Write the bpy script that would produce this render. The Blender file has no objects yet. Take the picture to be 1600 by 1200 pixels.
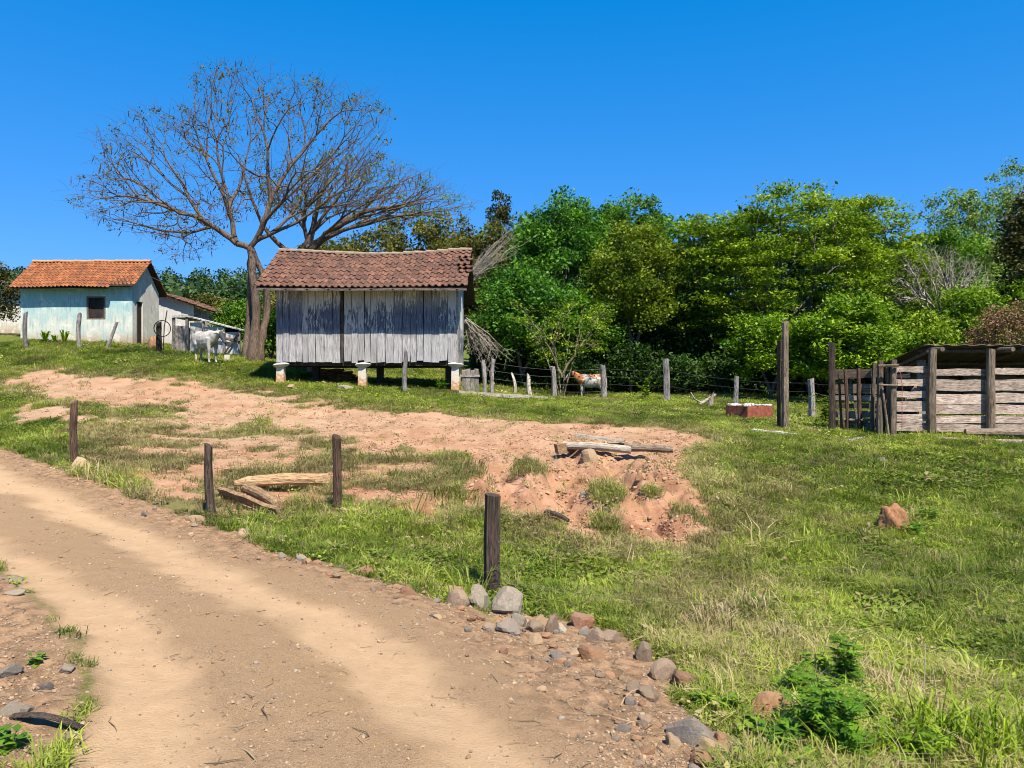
import bpy, bmesh, math, random
import numpy as np
from mathutils import Vector, Matrix, Euler

SC = bpy.context.scene
COL = SC.collection
rng = np.random.default_rng(7)
random.seed(7)
R = math.radians

# ------------------------------------------------------------------ camera, sky, sun, exposure
F = 1186.0                                   # focal length in photo pixels (1600 px wide)
cam = bpy.data.cameras.new('camera')
cam.sensor_width = 36.0
cam.lens = 36.0 * F / 1600.0
cam.clip_start = 0.1
cam.clip_end = 3000.0
cam_o = bpy.data.objects.new('camera', cam)
cam_o.location = (0, 0, 0)
cam_o.rotation_euler = (R(90), 0, 0)
COL.objects.link(cam_o)
SC.camera = cam_o

SUN_EL, SUN_AZ = R(57), R(25)                # azimuth counted from behind the camera towards +x
world = bpy.data.worlds.new('World')
SC.world = world
world.use_nodes = True
wn = world.node_tree
wn.nodes.clear()
w_out = wn.nodes.new('ShaderNodeOutputWorld')
w_bg = wn.nodes.new('ShaderNodeBackground')
w_sky = wn.nodes.new('ShaderNodeTexSky')
w_sky.sky_type = 'NISHITA'
w_sky.sun_disc = False
w_sky.sun_elevation = SUN_EL
w_sky.sun_rotation = R(180) - SUN_AZ
w_sky.altitude = 900
w_sky.air_density = 1.0
w_sky.dust_density = 0.15
w_sky.ozone_density = 3.0
w_hsv = wn.nodes.new('ShaderNodeHueSaturation')
w_hsv.inputs['Hue'].default_value = 0.512
w_hsv.inputs['Saturation'].default_value = 1.30
w_hsv.inputs['Value'].default_value = 1.0
wn.links.new(w_sky.outputs['Color'], w_hsv.inputs['Color'])
w_mul = wn.nodes.new('ShaderNodeMix')
w_mul.data_type = 'RGBA'
w_mul.blend_type = 'MULTIPLY'
w_mul.inputs[0].default_value = 1.0
w_mul.inputs[7].default_value = (0.80 * .15, 0.74 * .15, 0.90 * .15, 1)
wn.links.new(w_hsv.outputs['Color'], w_mul.inputs[6])
# the photograph's sky is an even, very saturated blue: flatten the gradient and take the red out
w_gam = wn.nodes.new('ShaderNodeGamma')
w_gam.inputs['Gamma'].default_value = 0.5
w_ton = wn.nodes.new('ShaderNodeVectorMath')
w_ton.operation = 'MULTIPLY_ADD'
w_ton.inputs[1].default_value = (0.235, 0.350, 0.545)
w_ton.inputs[2].default_value = (-0.043, 0.0, 0.0)
w_max = wn.nodes.new('ShaderNodeVectorMath')
w_max.operation = 'MAXIMUM'
w_max.inputs[1].default_value = (0.0, 0.0, 0.0)
wn.links.new(w_mul.outputs[2], w_gam.inputs['Color'])
wn.links.new(w_gam.outputs['Color'], w_ton.inputs[0])
wn.links.new(w_ton.outputs[0], w_max.inputs[0])
w_div = wn.nodes.new('ShaderNodeVectorMath')
w_div.operation = 'SCALE'
w_div.inputs['Scale'].default_value = 1.0 / 0.15          # the numbers above are after the strength below
wn.links.new(w_max.outputs[0], w_div.inputs[0])
wn.links.new(w_div.outputs[0], w_bg.inputs['Color'])
w_bg.inputs['Strength'].default_value = 0.15
wn.links.new(w_bg.outputs['Background'], w_out.inputs['Surface'])

sun = bpy.data.lights.new('sun', 'SUN')
sun.energy = 4.8
sun.angle = R(0.55)
sun.color = (1.0, 0.93, 0.78)
sun_o = bpy.data.objects.new('sun', sun)
S_DIR = Vector((math.sin(SUN_AZ) * math.cos(SUN_EL), -math.cos(SUN_AZ) * math.cos(SUN_EL), math.sin(SUN_EL)))
sun_o.rotation_euler = S_DIR.to_track_quat('Z', 'Y').to_euler()
sun_o.location = S_DIR * 60
COL.objects.link(sun_o)

SC.view_settings.view_transform = 'Standard'
SC.view_settings.look = 'None'
SC.view_settings.exposure = 1.1
SC.view_settings.gamma = 1.0
SC.view_settings.use_curve_mapping = False
SC.render.engine = 'CYCLES'
SC.cycles.max_bounces = 6
SC.cycles.diffuse_bounces = 3
SC.cycles.transmission_bounces = 4
SC.cycles.use_denoising = True
SC.cycles.denoising_prefilter = 'ACCURATE'
SC.cycles.pixel_filter_type = 'BLACKMAN_HARRIS'
SC.cycles.filter_width = 1.0

# ------------------------------------------------------------------ materials
class NT:
    def __init__(self, name):
        self.m = bpy.data.materials.new(name)
        self.m.use_nodes = True
        self.t = self.m.node_tree
        self.b = self.t.nodes['Principled BSDF']
        self.out = self.t.nodes['Material Output']
        self.b.inputs['Roughness'].default_value = 0.9
        self.b.inputs['Specular IOR Level'].default_value = 0.2

    def n(self, typ, props=None, **ins):
        nd = self.t.nodes.new('ShaderNode' + typ)
        for k, v in (props or {}).items():
            setattr(nd, k, v)
        for k, v in ins.items():
            self.set(nd, k, v)
        return nd

    def set(self, nd, k, v):
        if k[0] == '_':
            s = nd.inputs[int(k[1:])]
        else:
            s = nd.inputs[k.replace('__', ' ')]
        if isinstance(v, bpy.types.NodeSocket):
            self.t.links.new(v, s)
        elif isinstance(v, bpy.types.Node):
            self.t.links.new(v.outputs[0], s)
        else:
            if isinstance(v, tuple) and len(v) == 3 and s.type == 'RGBA':
                v = v + (1,)
            s.default_value = v

    def mix(self, fac, a, b, typ='MIX'):
        nd = self.t.nodes.new('ShaderNodeMix')
        nd.data_type = 'RGBA'
        nd.blend_type = typ
        for idx, v in ((0, fac), (6, a), (7, b)):
            self.set(nd, '_%d' % idx, v)
        return nd.outputs[2]

    def noise(self, vec=None, scale=5.0, detail=4.0, rough=0.55, dist=0.0):
        nd = self.n('TexNoise', Scale=scale, Detail=detail, Roughness=rough, Distortion=dist)
        if vec is not None:
            self.set(nd, 'Vector', vec)
        return nd.outputs[0]

    def ramp(self, fac, a, b, lo=0.0, hi=1.0):
        nd = self.n('MapRange', dict(clamp=True), _0=fac, _1=a, _2=b, _3=lo, _4=hi)
        return nd.outputs[0]

    def math(self, op, a, b=0.0):
        return self.n('Math', dict(operation=op), _0=a, _1=b).outputs[0]

    def attr(self, name, typ='GEOMETRY'):
        return self.n('Attribute', dict(attribute_name=name, attribute_type=typ)).outputs['Fac']

    def coord(self, which='Object'):
        return self.n('TexCoord').outputs[which]

    def mapping(self, vec, scale=(1, 1, 1), loc=None):
        nd = self.n('Mapping', Vector=vec, Scale=scale)
        if loc is not None:
            self.set(nd, 'Location', loc)
        return nd.outputs[0]

    def rand(self):
        return self.n('ObjectInfo').outputs['Random']

    def bump(self, h, strength=0.5, dist=0.02):
        nd = self.n('Bump', Strength=strength, Distance=dist, Height=h)
        self.set(self.b, 'Normal', nd.outputs[0])

    def col(self, c):
        self.set(self.b, 'Base__Color', c)


def m_wood(name, light, dark, axis='Z', rough=0.9, grain=1.0, tintvar=0.35, moss=None):
    """Weathered wood, grain along a local axis; every object gets its own tone and its own piece of grain."""
    k = NT(name)
    rnd = k.rand()
    off = k.n('CombineXYZ', _0=k.math('MULTIPLY', rnd, 37.0), _1=k.math('MULTIPLY', rnd, 91.0), _2=k.math('MULTIPLY', rnd, 53.0)).outputs[0]
    co = k.n('VectorMath', dict(operation='ADD'), _0=k.coord(), _1=off).outputs[0]
    st = {'X': (1.2, 16, 16), 'Y': (16, 1.2, 16), 'Z': (16, 16, 1.2)}[axis]
    gr = k.noise(k.mapping(co, st), 2.2 * grain, 6, 0.62)
    fine = k.noise(k.mapping(co, tuple(s * 2.4 for s in st)), 3.0 * grain, 3, 0.6)
    blot = k.noise(co, 3.0, 4, 0.6)
    f = k.math('ADD', k.math('MULTIPLY', gr, 0.55), k.math('MULTIPLY', blot, 0.45))
    c = k.mix(k.ramp(f, 0.38, 0.62), dark, light)
    c = k.mix(k.ramp(fine, 0.52, 0.36), c, tuple(x * 0.35 for x in dark))
    tone = k.ramp(rnd, 0, 1, 1 - tintvar, 1 + tintvar * 0.4)
    c = k.mix(1.0, c, k.n('CombineColor', _0=tone, _1=tone, _2=tone).outputs[0], 'MULTIPLY')
    if moss:
        c = k.mix(k.ramp(k.noise(co, 6.0, 5, 0.6), 0.56, 0.68, 0, 0.7), c, moss)
    k.col(c)
    k.b.inputs['Roughness'].default_value = rough
    k.bump(k.math('ADD', gr, k.math('MULTIPLY', fine, 0.6)), 0.6, 0.012)
    return k.m


def m_rock(name, a, b, c):
    k = NT(name)
    co = k.coord()
    rnd = k.rand()
    co2 = k.n('VectorMath', dict(operation='ADD'), _0=co, _1=k.n('CombineXYZ', _0=k.math('MULTIPLY', rnd, 70.0), _1=rnd, _2=rnd).outputs[0]).outputs[0]
    n1 = k.noise(co2, 7, 6, 0.65)
    n2 = k.noise(co2, 30, 5, 0.7)
    cc = k.mix(k.ramp(n1, 0.38, 0.62), a, b)
    cc = k.mix(k.ramp(n2, 0.5, 0.68), cc, c)
    zl = k.n('SeparateXYZ', Vector=k.n('NewGeometry').outputs['Normal']).outputs[2]
    dust = k.math('MULTIPLY', k.ramp(k.math('ADD', zl, k.math('MULTIPLY', k.math('SUBTRACT', n1, .5), 1.6)), .1, 1.0), .45)
    cc = k.mix(dust, cc, (.36, .255, .165))
    t = k.ramp(rnd, 0, 1, 0.72, 1.15)
    cc = k.mix(1.0, cc, k.n('CombineColor', _0=t, _1=t, _2=t).outputs[0], 'MULTIPLY')
    k.col(cc)
    k.bump(k.math('ADD', n1, n2), 0.7, 0.02)
    return k.m


def m_leaf(name, a, b, trans=0.35, dry=None):
    """Leaves: the 'tint' attribute (0..1, one value per leaf) runs from colour a to colour b."""
    k = NT(name)
    t = k.attr('tint')
    c = k.mix(t, a, b)
    if dry:
        c = k.mix(k.ramp(k.attr('dry'), 0.0, 1.0), c, dry)
    k.col(c)
    k.b.inputs['Roughness'].default_value = 0.55
    k.b.inputs['Specular IOR Level'].default_value = 0.25
    tr = k.n('BsdfTranslucent', Color=k.mix(1.0, c, (1.0, 1.15, 0.5), 'MULTIPLY'))
    mx = k.n('MixShader', _0=trans, _1=k.b.outputs[0], _2=tr.outputs[0])
    k.t.links.new(mx.outputs[0], k.out.inputs['Surface'])
    return k.m


def m_flat(name, c, rough=0.9, var=0.25, scale=6.0, bump=0.3, metal=0.0):
    k = NT(name)
    n1 = k.noise(k.coord(), scale, 6, 0.65)
    k.col(k.mix(k.ramp(n1, 0.3, 0.7), tuple(x * (1 - var) for x in c), tuple(min(1, x * (1 + var)) for x in c)))
    k.b.inputs['Roughness'].default_value = rough
    k.b.inputs['Metallic'].default_value = metal
    k.bump(n1, bump, 0.02)
    return k.m

# ------------------------------------------------------------------ objects
def link(o):
    COL.objects.link(o)
    return o


def tag(o, label=None, cat=None, group=None, kind=None):
    if label: o['label'] = label
    if cat: o['category'] = cat
    if group: o['group'] = group
    if kind: o['kind'] = kind
    return o


def thing(name, label, cat, loc=(0, 0, 0), rz=0.0, group=None):
    o = bpy.data.objects.new(name, None)
    o.empty_display_size = 0.2
    o.location = loc
    o.rotation_euler = (0, 0, rz)
    link(o)
    return tag(o, label, cat, group)


def put(name, mesh, parent=None, loc=(0, 0, 0), rot=(0, 0, 0), scale=None):
    o = bpy.data.objects.new(name, mesh)
    o.location = loc
    o.rotation_euler = rot
    if scale is not None:
        o.scale = scale if hasattr(scale, '__len__') else (scale,) * 3
    if parent is not None:
        o.parent = parent
    return link(o)


def np_mesh(name, verts, faces, mat, smooth=False, attrs=None):
    """faces: an (n,3) or (n,4) int array, or a list of index tuples."""
    me = bpy.data.meshes.new(name)
    verts = np.asarray(verts, dtype=np.float32).reshape(-1, 3)
    if isinstance(faces, np.ndarray):
        k = faces.shape[1]
        nf = len(faces)
        me.vertices.add(len(verts))
        me.vertices.foreach_set('co', verts.ravel())
        me.loops.add(nf * k)
        me.loops.foreach_set('vertex_index', faces.astype(np.int32).ravel())
        me.polygons.add(nf)
        me.polygons.foreach_set('loop_start', np.arange(0, nf * k, k, dtype=np.int32))
        me.update(calc_edges=True)
    else:
        me.from_pydata([tuple(v) for v in verts.tolist()], [], [tuple(f) for f in faces])
        me.update()
    if smooth:
        me.polygons.foreach_set('use_smooth', np.ones(len(me.polygons), dtype=bool))
    for nm, (dom, arr) in (attrs or {}).items():
        a = me.attributes.new(nm, 'FLOAT', dom)
        a.data.foreach_set('value', np.asarray(arr, dtype=np.float32))
    if mat is not None:
        me.materials.append(mat)
    return me


class MB:
    """Collects boxes, tubes and lofts; mesh() makes one mesh of them."""
    def __init__(self):
        self.v, self.f = [], []

    def add(self, vs, fs):
        o = len(self.v)
        self.v += [tuple(p) for p in vs]
        self.f += [tuple(i + o for i in q) for q in fs]
        return self

    def box(self, c, s, rot=None):
        hx, hy, hz = s[0] / 2, s[1] / 2, s[2] / 2
        pts = [Vector((x, y, z)) for z in (-hz, hz) for y in (-hy, hy) for x in (-hx, hx)]
        if rot is not None:
            m = Euler(rot).to_matrix()
            pts = [m @ p for p in pts]
        pts = [p + Vector(c) for p in pts]
        return self.add(pts, [(0, 2, 3, 1), (4, 5, 7, 6), (0, 1, 5, 4), (2, 6, 7, 3), (0, 4, 6, 2), (1, 3, 7, 5)])

    def loft(self, rings, cap=True):
        n = len(rings[0])
        vs = [p for r in rings for p in r]
        fs = []
        for i in range(len(rings) - 1):
            for j in range(n):
                a, b = i * n + j, i * n + (j + 1) % n
                fs.append((a, b, b + n, a + n))
        if cap:
            fs.append(tuple(range(n))[::-1])
            fs.append(tuple(range((len(rings) - 1) * n, len(rings) * n)))
        return self.add(vs, fs)

    def tube(self, pts, rad, sides=8, jit=0.0, cap=True):
        pts = [Vector(p) for p in pts]
        if not hasattr(rad, '__len__'):
            rad = [rad] * len(pts)
        rings = []
        ref = None
        for i, p in enumerate(pts):
            d = (pts[min(i + 1, len(pts) - 1)] - pts[max(i - 1, 0)]).normalized()
            if ref is None:
                ref = d.orthogonal().normalized()
            ref = (ref - d * ref.dot(d)).normalized()
            b = d.cross(ref)
            ring = []
            for j in range(sides):
                a = 2 * math.pi * j / sides
                r = rad[i] * (1 + random.uniform(-jit, jit))
                ring.append(p + (ref * math.cos(a) + b * math.sin(a)) * r)
            rings.append(ring)
        return self.loft(rings, cap)

    def mesh(self, name, mat, smooth=False):
        return np_mesh(name, self.v, self.f, mat, smooth)


def W(u, v, d):
    """photo pixel and depth -> a point of the place (used to take measurements off the photograph)"""
    return ((u - 800.0) / F * d, d, (600.0 - v) / F * d)

# ------------------------------------------------------------------ terrain
def _hash(i, j, seed):
    h = (i.astype(np.int64) * 374761393 + j.astype(np.int64) * 668265263 + seed * 1442695041) & 0xFFFFFFFF
    h = ((h ^ (h >> 13)) * 1274126177) & 0xFFFFFFFF
    return ((h ^ (h >> 16)) & 0xFFFF) / 65535.0


def vnoise(x, y, seed=0):
    i, j = np.floor(x), np.floor(y)
    fx, fy = x - i, y - j
    fx, fy = fx * fx * (3 - 2 * fx), fy * fy * (3 - 2 * fy)
    a, b = _hash(i, j, seed), _hash(i + 1, j, seed)
    c, d = _hash(i, j + 1, seed), _hash(i + 1, j + 1, seed)
    return (a * (1 - fx) + b * fx) * (1 - fy) + (c * (1 - fx) + d * fx) * fy


def fbm(x, y, seed=0, octs=4):
    s, a, t = 0, 0.5, 0
    for o in range(octs):
        s = s + a * vnoise(x * 2 ** o + 13.7 * o, y * 2 ** o - 7.3 * o, seed + o)
        t += a
        a *= 0.5
    return s / t


CP = [  # (u, v, depth) read off the photograph
    (400, 1200, 3.45), (800, 1200, 3.5), (1150, 1200, 3.65), (1400, 1200, 4.1), (1600, 1200, 4.2), (100, 1200, 3.4), (-200, 1200, 3.4),
    (570, 1000, 5.3), (330, 1000, 5.1), (100, 1000, 5.1), (800, 1000, 6.0), (1000, 1050, 5.6), (1200, 1000, 6.5), (1400, 1000, 6.8), (1600, 1000, 6.8), (1400, 1100, 5.2),
    (570, 900, 7.3), (330, 900, 6.9), (100, 870, 7.6), (770, 935, 8.0), (1000, 930, 8.3), (1200, 900, 9.0), (1400, 900, 9.0), (1600, 900, 9.0),
    (526, 800, 11.05), (330, 806, 10.7), (200, 780, 11.0), (118, 725, 13.4), (0, 700, 17), (800, 850, 10.2), (1000, 855, 10.4), (1130, 830, 11.0), (1400, 830, 11.0), (1600, 830, 11.0),
    (640, 800, 11.2), (700, 760, 12.6), (870, 790, 11.8), (1000, 780, 11.9), (1100, 780, 12.3), (900, 735, 13.3), (1030, 735, 13.3), (900, 712, 15.5), (1040, 712, 15.4),
    (570, 750, 13.5), (420, 760, 12.8), (300, 740, 13.3), (700, 715, 16), (570, 700, 17), (450, 690, 17.2), (330, 700, 16.5), (1200, 750, 13.9), (1400, 750, 14), (1600, 750, 14),
    (1120, 690, 17.5), (1227, 673, 19.5), (1300, 672, 19), (1457, 682, 18), (1548, 683, 18), (1600, 684, 18), (1380, 680, 18.2),
    (570, 650, 21.5), (800, 660, 20.5), (950, 668, 19.6), (330, 650, 20.6), (200, 640, 20.5), (118, 660, 18), (60, 640, 20), (0, 660, 19.5),
    (800, 630, 25.5), (950, 640, 24), (1100, 650, 22.5), (570, 620, 24.5), (440, 600, 27), (567, 607, 27), (712, 612, 27), (330, 606, 25.8), (330, 590, 27.4), (325, 567, 29.5),
    (118, 600, 26), (120, 575, 30), (30, 583, 29), (0, 600, 27), (0, 560, 33), (395, 562, 31), (207, 541, 40), (40, 529, 40), (120, 540, 38), (0, 520, 42), (280, 548, 37.5), (375, 558, 36),
    (520, 592, 32), (700, 600, 32), (860, 623, 30), (943, 624, 30), (1042, 627, 28.5), (1150, 645, 26), (1268, 654, 24), (1450, 640, 26), (915, 620, 32), (1100, 612, 34), (1300, 625, 33),
    (-300, 580, 33), (-300, 680, 18), (1900, 640, 26), (1900, 760, 13.5), (1900, 900, 9), (-300, 860, 7.8),
]
CPW = [W(*c) for c in CP] + [
    (0, 0, -1.70), (0, -6, -1.68), (-8, 0, -1.65), (-8, -8, -1.6), (8, 0, -1.95), (8, -8, -1.9), (22, 4, -2.0), (-22, 6, -1.2), (30, 30, -.3),
    (-45, 32, 1.6), (0, 60, 1.6), (35, 60, 1.2), (-32, 60, 3.4), (80, 60, 1.0), (-90, 60, 4.2), (-60, 160, 13.0), (60, 160, 12.0), (0, 160, 12.5), (-170, 160, 13.5),
    (170, 160, 12.0), (-250, 330, 41), (-90, 330, 41), (60, 330, 38), (250, 330, 38), (-120, 0, -1), (120, 0, -2), (0, -120, -2), (300, 0, 0), (-300, 0, 0), (0, -300, 0), (0, 600, 40), (-600, 600, 45), (600, 600, 40)]
CPW = np.array(CPW)


def _phi(r2):
    return -np.sqrt(r2 + 1.2 ** 2)


def _fit():
    xy, z = CPW[:, :2], CPW[:, 2]
    n = len(xy)
    d2 = ((xy[:, None] - xy[None]) ** 2).sum(-1)
    A = np.zeros((n + 3, n + 3))
    A[:n, :n] = _phi(d2) + np.eye(n) * 0.25
    A[:n, n] = 1
    A[:n, n + 1:n + 3] = xy
    A[n:, :n] = A[:n, n:].T
    return np.linalg.solve(A, np.concatenate([z, np.zeros(3)]))


_C = _fit()


def H0(x, y):
    x, y = np.asarray(x, float), np.asarray(y, float)
    sh = np.broadcast(x, y).shape
    x, y = np.broadcast_to(x, sh).ravel(), np.broadcast_to(y, sh).ravel()
    n = len(CPW)
    out = _C[n] + _C[n + 1] * x + _C[n + 2] * y
    for i in range(n):
        out = out + _C[i] * _phi((x - CPW[i, 0]) ** 2 + (y - CPW[i, 1]) ** 2)
    return out.reshape(sh)


_DS = np.concatenate([np.arange(2.6, 40, 0.02), np.arange(40, 60, 0.05)])


def G(u, v):
    """where the line of sight through a photo pixel meets the terrain -> (x, y)"""
    x = (u - 800.0) / F * _DS
    z = (600.0 - v) / F * _DS
    i = int(np.argmax(z <= H0(x, _DS)))
    return (x[i], _DS[i])


def poly_sdf(px, py, poly):
    """signed distance to a closed polygon, positive inside"""
    poly = np.asarray(poly, float)
    d = np.full(px.shape, 1e18)
    ins = np.zeros(px.shape, bool)
    for a, b in zip(poly, np.roll(poly, -1, 0)):
        e = b - a
        wx, wy = px - a[0], py - a[1]
        t = np.clip((wx * e[0] + wy * e[1]) / (e @ e + 1e-12), 0, 1)
        d = np.minimum(d, (wx - e[0] * t) ** 2 + (wy - e[1] * t) ** 2)
        c = ((a[1] > py) != (b[1] > py)) & (px < (b[0] - a[0]) * (py - a[1]) / (b[1] - a[1] + 1e-12) + a[0])
        ins ^= c
    return np.where(ins, 1, -1) * np.sqrt(d)


def line_dist(px, py, pts):
    d = np.full(px.shape, 1e18)
    pts = np.asarray(pts, float)
    for a, b in zip(pts[:-1], pts[1:]):
        e = b - a
        wx, wy = px - a[0], py - a[1]
        t = np.clip((wx * e[0] + wy * e[1]) / (e @ e + 1e-12), 0, 1)
        d = np.minimum(d, (wx - e[0] * t) ** 2 + (wy - e[1] * t) ** 2)
    return np.sqrt(d)


def sst(x, a, b):
    t = np.clip((x - a) / (b - a), 0, 1)
    return t * t * (3 - 2 * t)


GP = lambda pts: [G(u, v) for u, v in pts]
EDGE_R = GP([(0, 700), (110, 738), (200, 768), (330, 815), (450, 866), (600, 906), (740, 955), (850, 1012), (960, 1066), (1040, 1130), (1110, 1195)])
EDGE_L = GP([(120, 1195), (125, 1100), (100, 1010), (40, 930), (-60, 850), (-220, 780), (-420, 735)])
ROAD = [(EDGE_R[0][0] - 30, EDGE_R[0][1] + 2.5)] + EDGE_R + [(1.15, 2.0), (1.3, -12), (-3.2, -12), (-2.4, 2.0)] + EDGE_L + [(EDGE_L[-1][0] - 16, EDGE_L[-1][1] + 0.6)]
TRACK_A = [(EDGE_R[0][0] - 30, EDGE_R[0][1] + .6)] + GP([(-60, 722), (0, 745), (90, 785), (200, 835), (300, 880), (400, 925), (520, 985), (630, 1050), (710, 1120), (770, 1195)]) + [(0.05, 1.0), (0.2, -12)]
TRACK_B = GP([(-300, 775), (-120, 815), (0, 868), (90, 920), (160, 985), (215, 1060), (235, 1130), (235, 1195)]) + [(-1.6, 1.0), (-1.7, -12)]
BARE = GP([(20, 590), (60, 578), (150, 588), (250, 596), (330, 603), (400, 612), (450, 619), (500, 632), (600, 640), (700, 648), (800, 656), (880, 662), (1000, 668), (1085, 676),
           (1105, 690), (1070, 703), (1075, 730), (1105, 760), (1128, 800), (1110, 838), (1060, 852), (1000, 852), (900, 845), (860, 838), (840, 822), (790, 800), (735, 792), (700, 775),
           (735, 745), (700, 722), (640, 716), (560, 712), (510, 690), (470, 672), (400, 668), (300, 676), (262, 660), (275, 640), (235, 632), (190, 640), (150, 628), (110, 624), (60, 616), (30, 604)])
BARE2 = GP([(545, 748), (640, 772), (712, 800), (700, 812), (625, 797), (560, 772)])
BARE3 = GP([(15, 640), (60, 625), (110, 628), (140, 655), (120, 668), (70, 655), (40, 662)])
DRY = GP([(130, 738), (125, 700), (150, 650), (260, 655), (330, 672), (480, 678), (560, 715), (700, 722), (730, 760), (700, 800), (560, 800), (480, 790), (400, 815), (330, 806), (200, 766)])
DRY2 = GP([(1000, 930), (1080, 900), (1200, 920), (1290, 1000), (1250, 1060), (1150, 1080), (1050, 1050)])
DRY3 = GP([(1100, 770), (1160, 720), (1240, 745), (1260, 790), (1200, 850), (1140, 860), (1130, 815)])
DRY4 = GP([(1340, 1060), (1480, 1060), (1560, 1130), (1590, 1195), (1380, 1195)])
VERGE_L = GP([(-500, 800), (-60, 850), (60, 935), (112, 1010), (128, 1100), (122, 1195)]) + [(-2.4, 2.0), (-5, 1.5), (-7, 5)]
RUBBLE = GP([(735, 948), (830, 958), (960, 988), (1010, 1022), (1085, 1055), (1060, 1090), (1150, 1165), (1168, 1197), (1100, 1197), (1000, 1110), (880, 1040), (800, 1000)])
TUFTS = [G(*p) + (r,) for p, r in (((722, 740), .7), ((706, 716), .5), ((645, 745), .45), ((700, 760), .5), ((618, 752), .4), ((826, 735), .5), ((945, 822), .35), ((815, 724), .35), ((950, 768), .35),
                                  ((90, 632), .9), ((40, 615), .6), ((140, 668), .4), ((105, 622), .4), ((460, 690), .9), ((390, 665), .8), ((440, 710), .9), ((1065, 800), .2), ((1085, 815), .3), ((1010, 760), .2),
                                  ((275, 628), .35), ((250, 665), .5), ((540, 690), .35), ((630, 700), .3))]


def masks(x, y):
    n1 = fbm(x * 0.9, y * 0.9, 3) - 0.5
    n2 = fbm(x * 3.1, y * 3.1, 9) - 0.5
    d = np.clip(y, 2, 60)
    wob = n1 * (0.25 + 0.045 * d) + n2 * (0.25 + 0.028 * d)
    road = sst(poly_sdf(x + n1 * .3, y + n2 * .35, ROAD), -0.10, 0.22)
    n3 = fbm(x * 1.7, y * 1.7, 15) - .5
    track = np.maximum(sst(line_dist(x + n1 * .5 + n2 * .25, y + n3 * .6, TRACK_A), 0.50, 0.05), sst(line_dist(x + n1 * .5 + n2 * .25, y + n3 * .5, TRACK_B), 0.52, 0.05)) * road
    track = track * (.62 + .55 * fbm(x * 1.3, y * .9, 19))
    track = np.clip(track, 0, 1)
    sb = poly_sdf(x + wob, y + wob * 1.2, BARE)
    bare = sst(sb, -0.25, 0.25)
    bare = np.maximum(bare, sst(poly_sdf(x + wob, y + wob, BARE2), -.2, .25))
    bare = np.maximum(bare, sst(poly_sdf(x + wob, y + wob, BARE3), -.3, .3) * .9)
    for tx, ty, r in TUFTS:
        rr = np.sqrt((x - tx) ** 2 + ((y - ty) * .62) ** 2) + n2 * .6
        bare = bare * (1 - sst(rr, r * .75, r * .35))
    sdry = sst(poly_sdf(x + wob, y + wob, DRY), -.6, .8)
    bare = np.maximum(bare, sdry * .75 * sst(fbm(x * 1.1, y * 1.1, 27), .40, .56))
    vl = sst(poly_sdf(x + n1 * .4, y + n2 * .3, VERGE_L), -.15, .2)
    rub = sst(poly_sdf(x + n1 * .3, y + n2 * .3, RUBBLE), -.15, .15)
    road = np.maximum(road, np.maximum(vl, rub))
    dry = sst(poly_sdf(x + wob, y + wob, DRY), -.9, .8) * .8
    for p, k in ((DRY2, .6), (DRY3, .45), (DRY4, .75)):
        dry = np.maximum(dry, sst(poly_sdf(x + wob, y + wob, p), -.7, .6) * k)
    halo = sst(poly_sdf(x + wob, y + wob * 1.2, BARE), -1.3, -.1) * .55
    dry = np.maximum(dry, halo)
    dry = np.clip(dry * (0.55 + 1.2 * (fbm(x * 1.7, y * 1.7, 21))) + 0.30 * sst(fbm(x * .8, y * .8, 33), .52, .75), 0, 1)
    verge = np.maximum(np.maximum(sst(line_dist(x + n1 * .5, y + n2 * .5, EDGE_R), 0.95, 0.25), rub), vl) * (1 - track)
    red = sst(fbm(x * .45, y * .45, 17), .35, .65) * .5 + sst(y, 17.5, 13.5) * .55 + sst(x, -6, 3) * .2
    return dict(road=road, track=track, bare=bare, dry=dry, verge=verge, red=np.clip(red, 0, 1), sb=sb)


def H(x, y, m=None):
    x, y = np.asarray(x, float), np.asarray(y, float)
    shp = np.broadcast(x, y).shape
    x, y = np.broadcast_to(x, shp).astype(float), np.broadcast_to(y, shp).astype(float)
    z = H0(x, y)
    near = sst(np.hypot(x, y), 70, 40)
    m = m or masks(x, y)
    # eroded earth: gullies that run down the slope, lumps and clods
    lump = fbm(x * 1.1 + 4, y * .8, 41, 5) - .5
    gul = 1 - np.abs(2 * fbm(x * 1.5 + y * .35, y * .38, 57, 4) - 1) * 2.2
    eros = m['bare'] * sst(m['sb'], -.1, .9)
    low = sst(y, 17.5, 13.5) * sst(x, -3.0, 0.5)
    z = z + eros * (lump * (.10 + .80 * low) - np.clip(gul, 0, 1) * (.08 + .30 * low) + (fbm(x * 4.2, y * 4.2, 77, 4) - .5) * (.10 + .17 * low) + (fbm(x * 11, y * 11, 78, 2) - .5) * .05)
    # pasture: hummocks
    pas = (1 - m['bare']) * (1 - m['road'])
    z = z + pas * near * ((fbm(x * .9, y * .9, 5, 4) - .5) * .16 + (fbm(x * 3.5, y * 3.5, 8, 3) - .5) * .07)
    # road: wheel tracks a little sunken, loose stones between and beside them
    z = z + m['road'] * ((fbm(x * 6, y * 6, 61, 4) - .5) * .022 - m['track'] * .045 + (1 - m['track']) * (fbm(x * 22, y * 22, 63, 2) - .5) * .016)
    z = z + m['verge'] * (fbm(x * 5, y * 5, 71, 4) - .5) * .09
    return z


def gz(x, y):
    return float(H(np.array([x]), np.array([y]))[0])


def gp(u, v):
    """point of the ground seen at a photo pixel"""
    x, y = G(u, v)
    return (x, y, gz(x, y))


def gd(u, d):
    x = (u - 800.0) / F * d
    return (x, d, gz(x, d))

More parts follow.
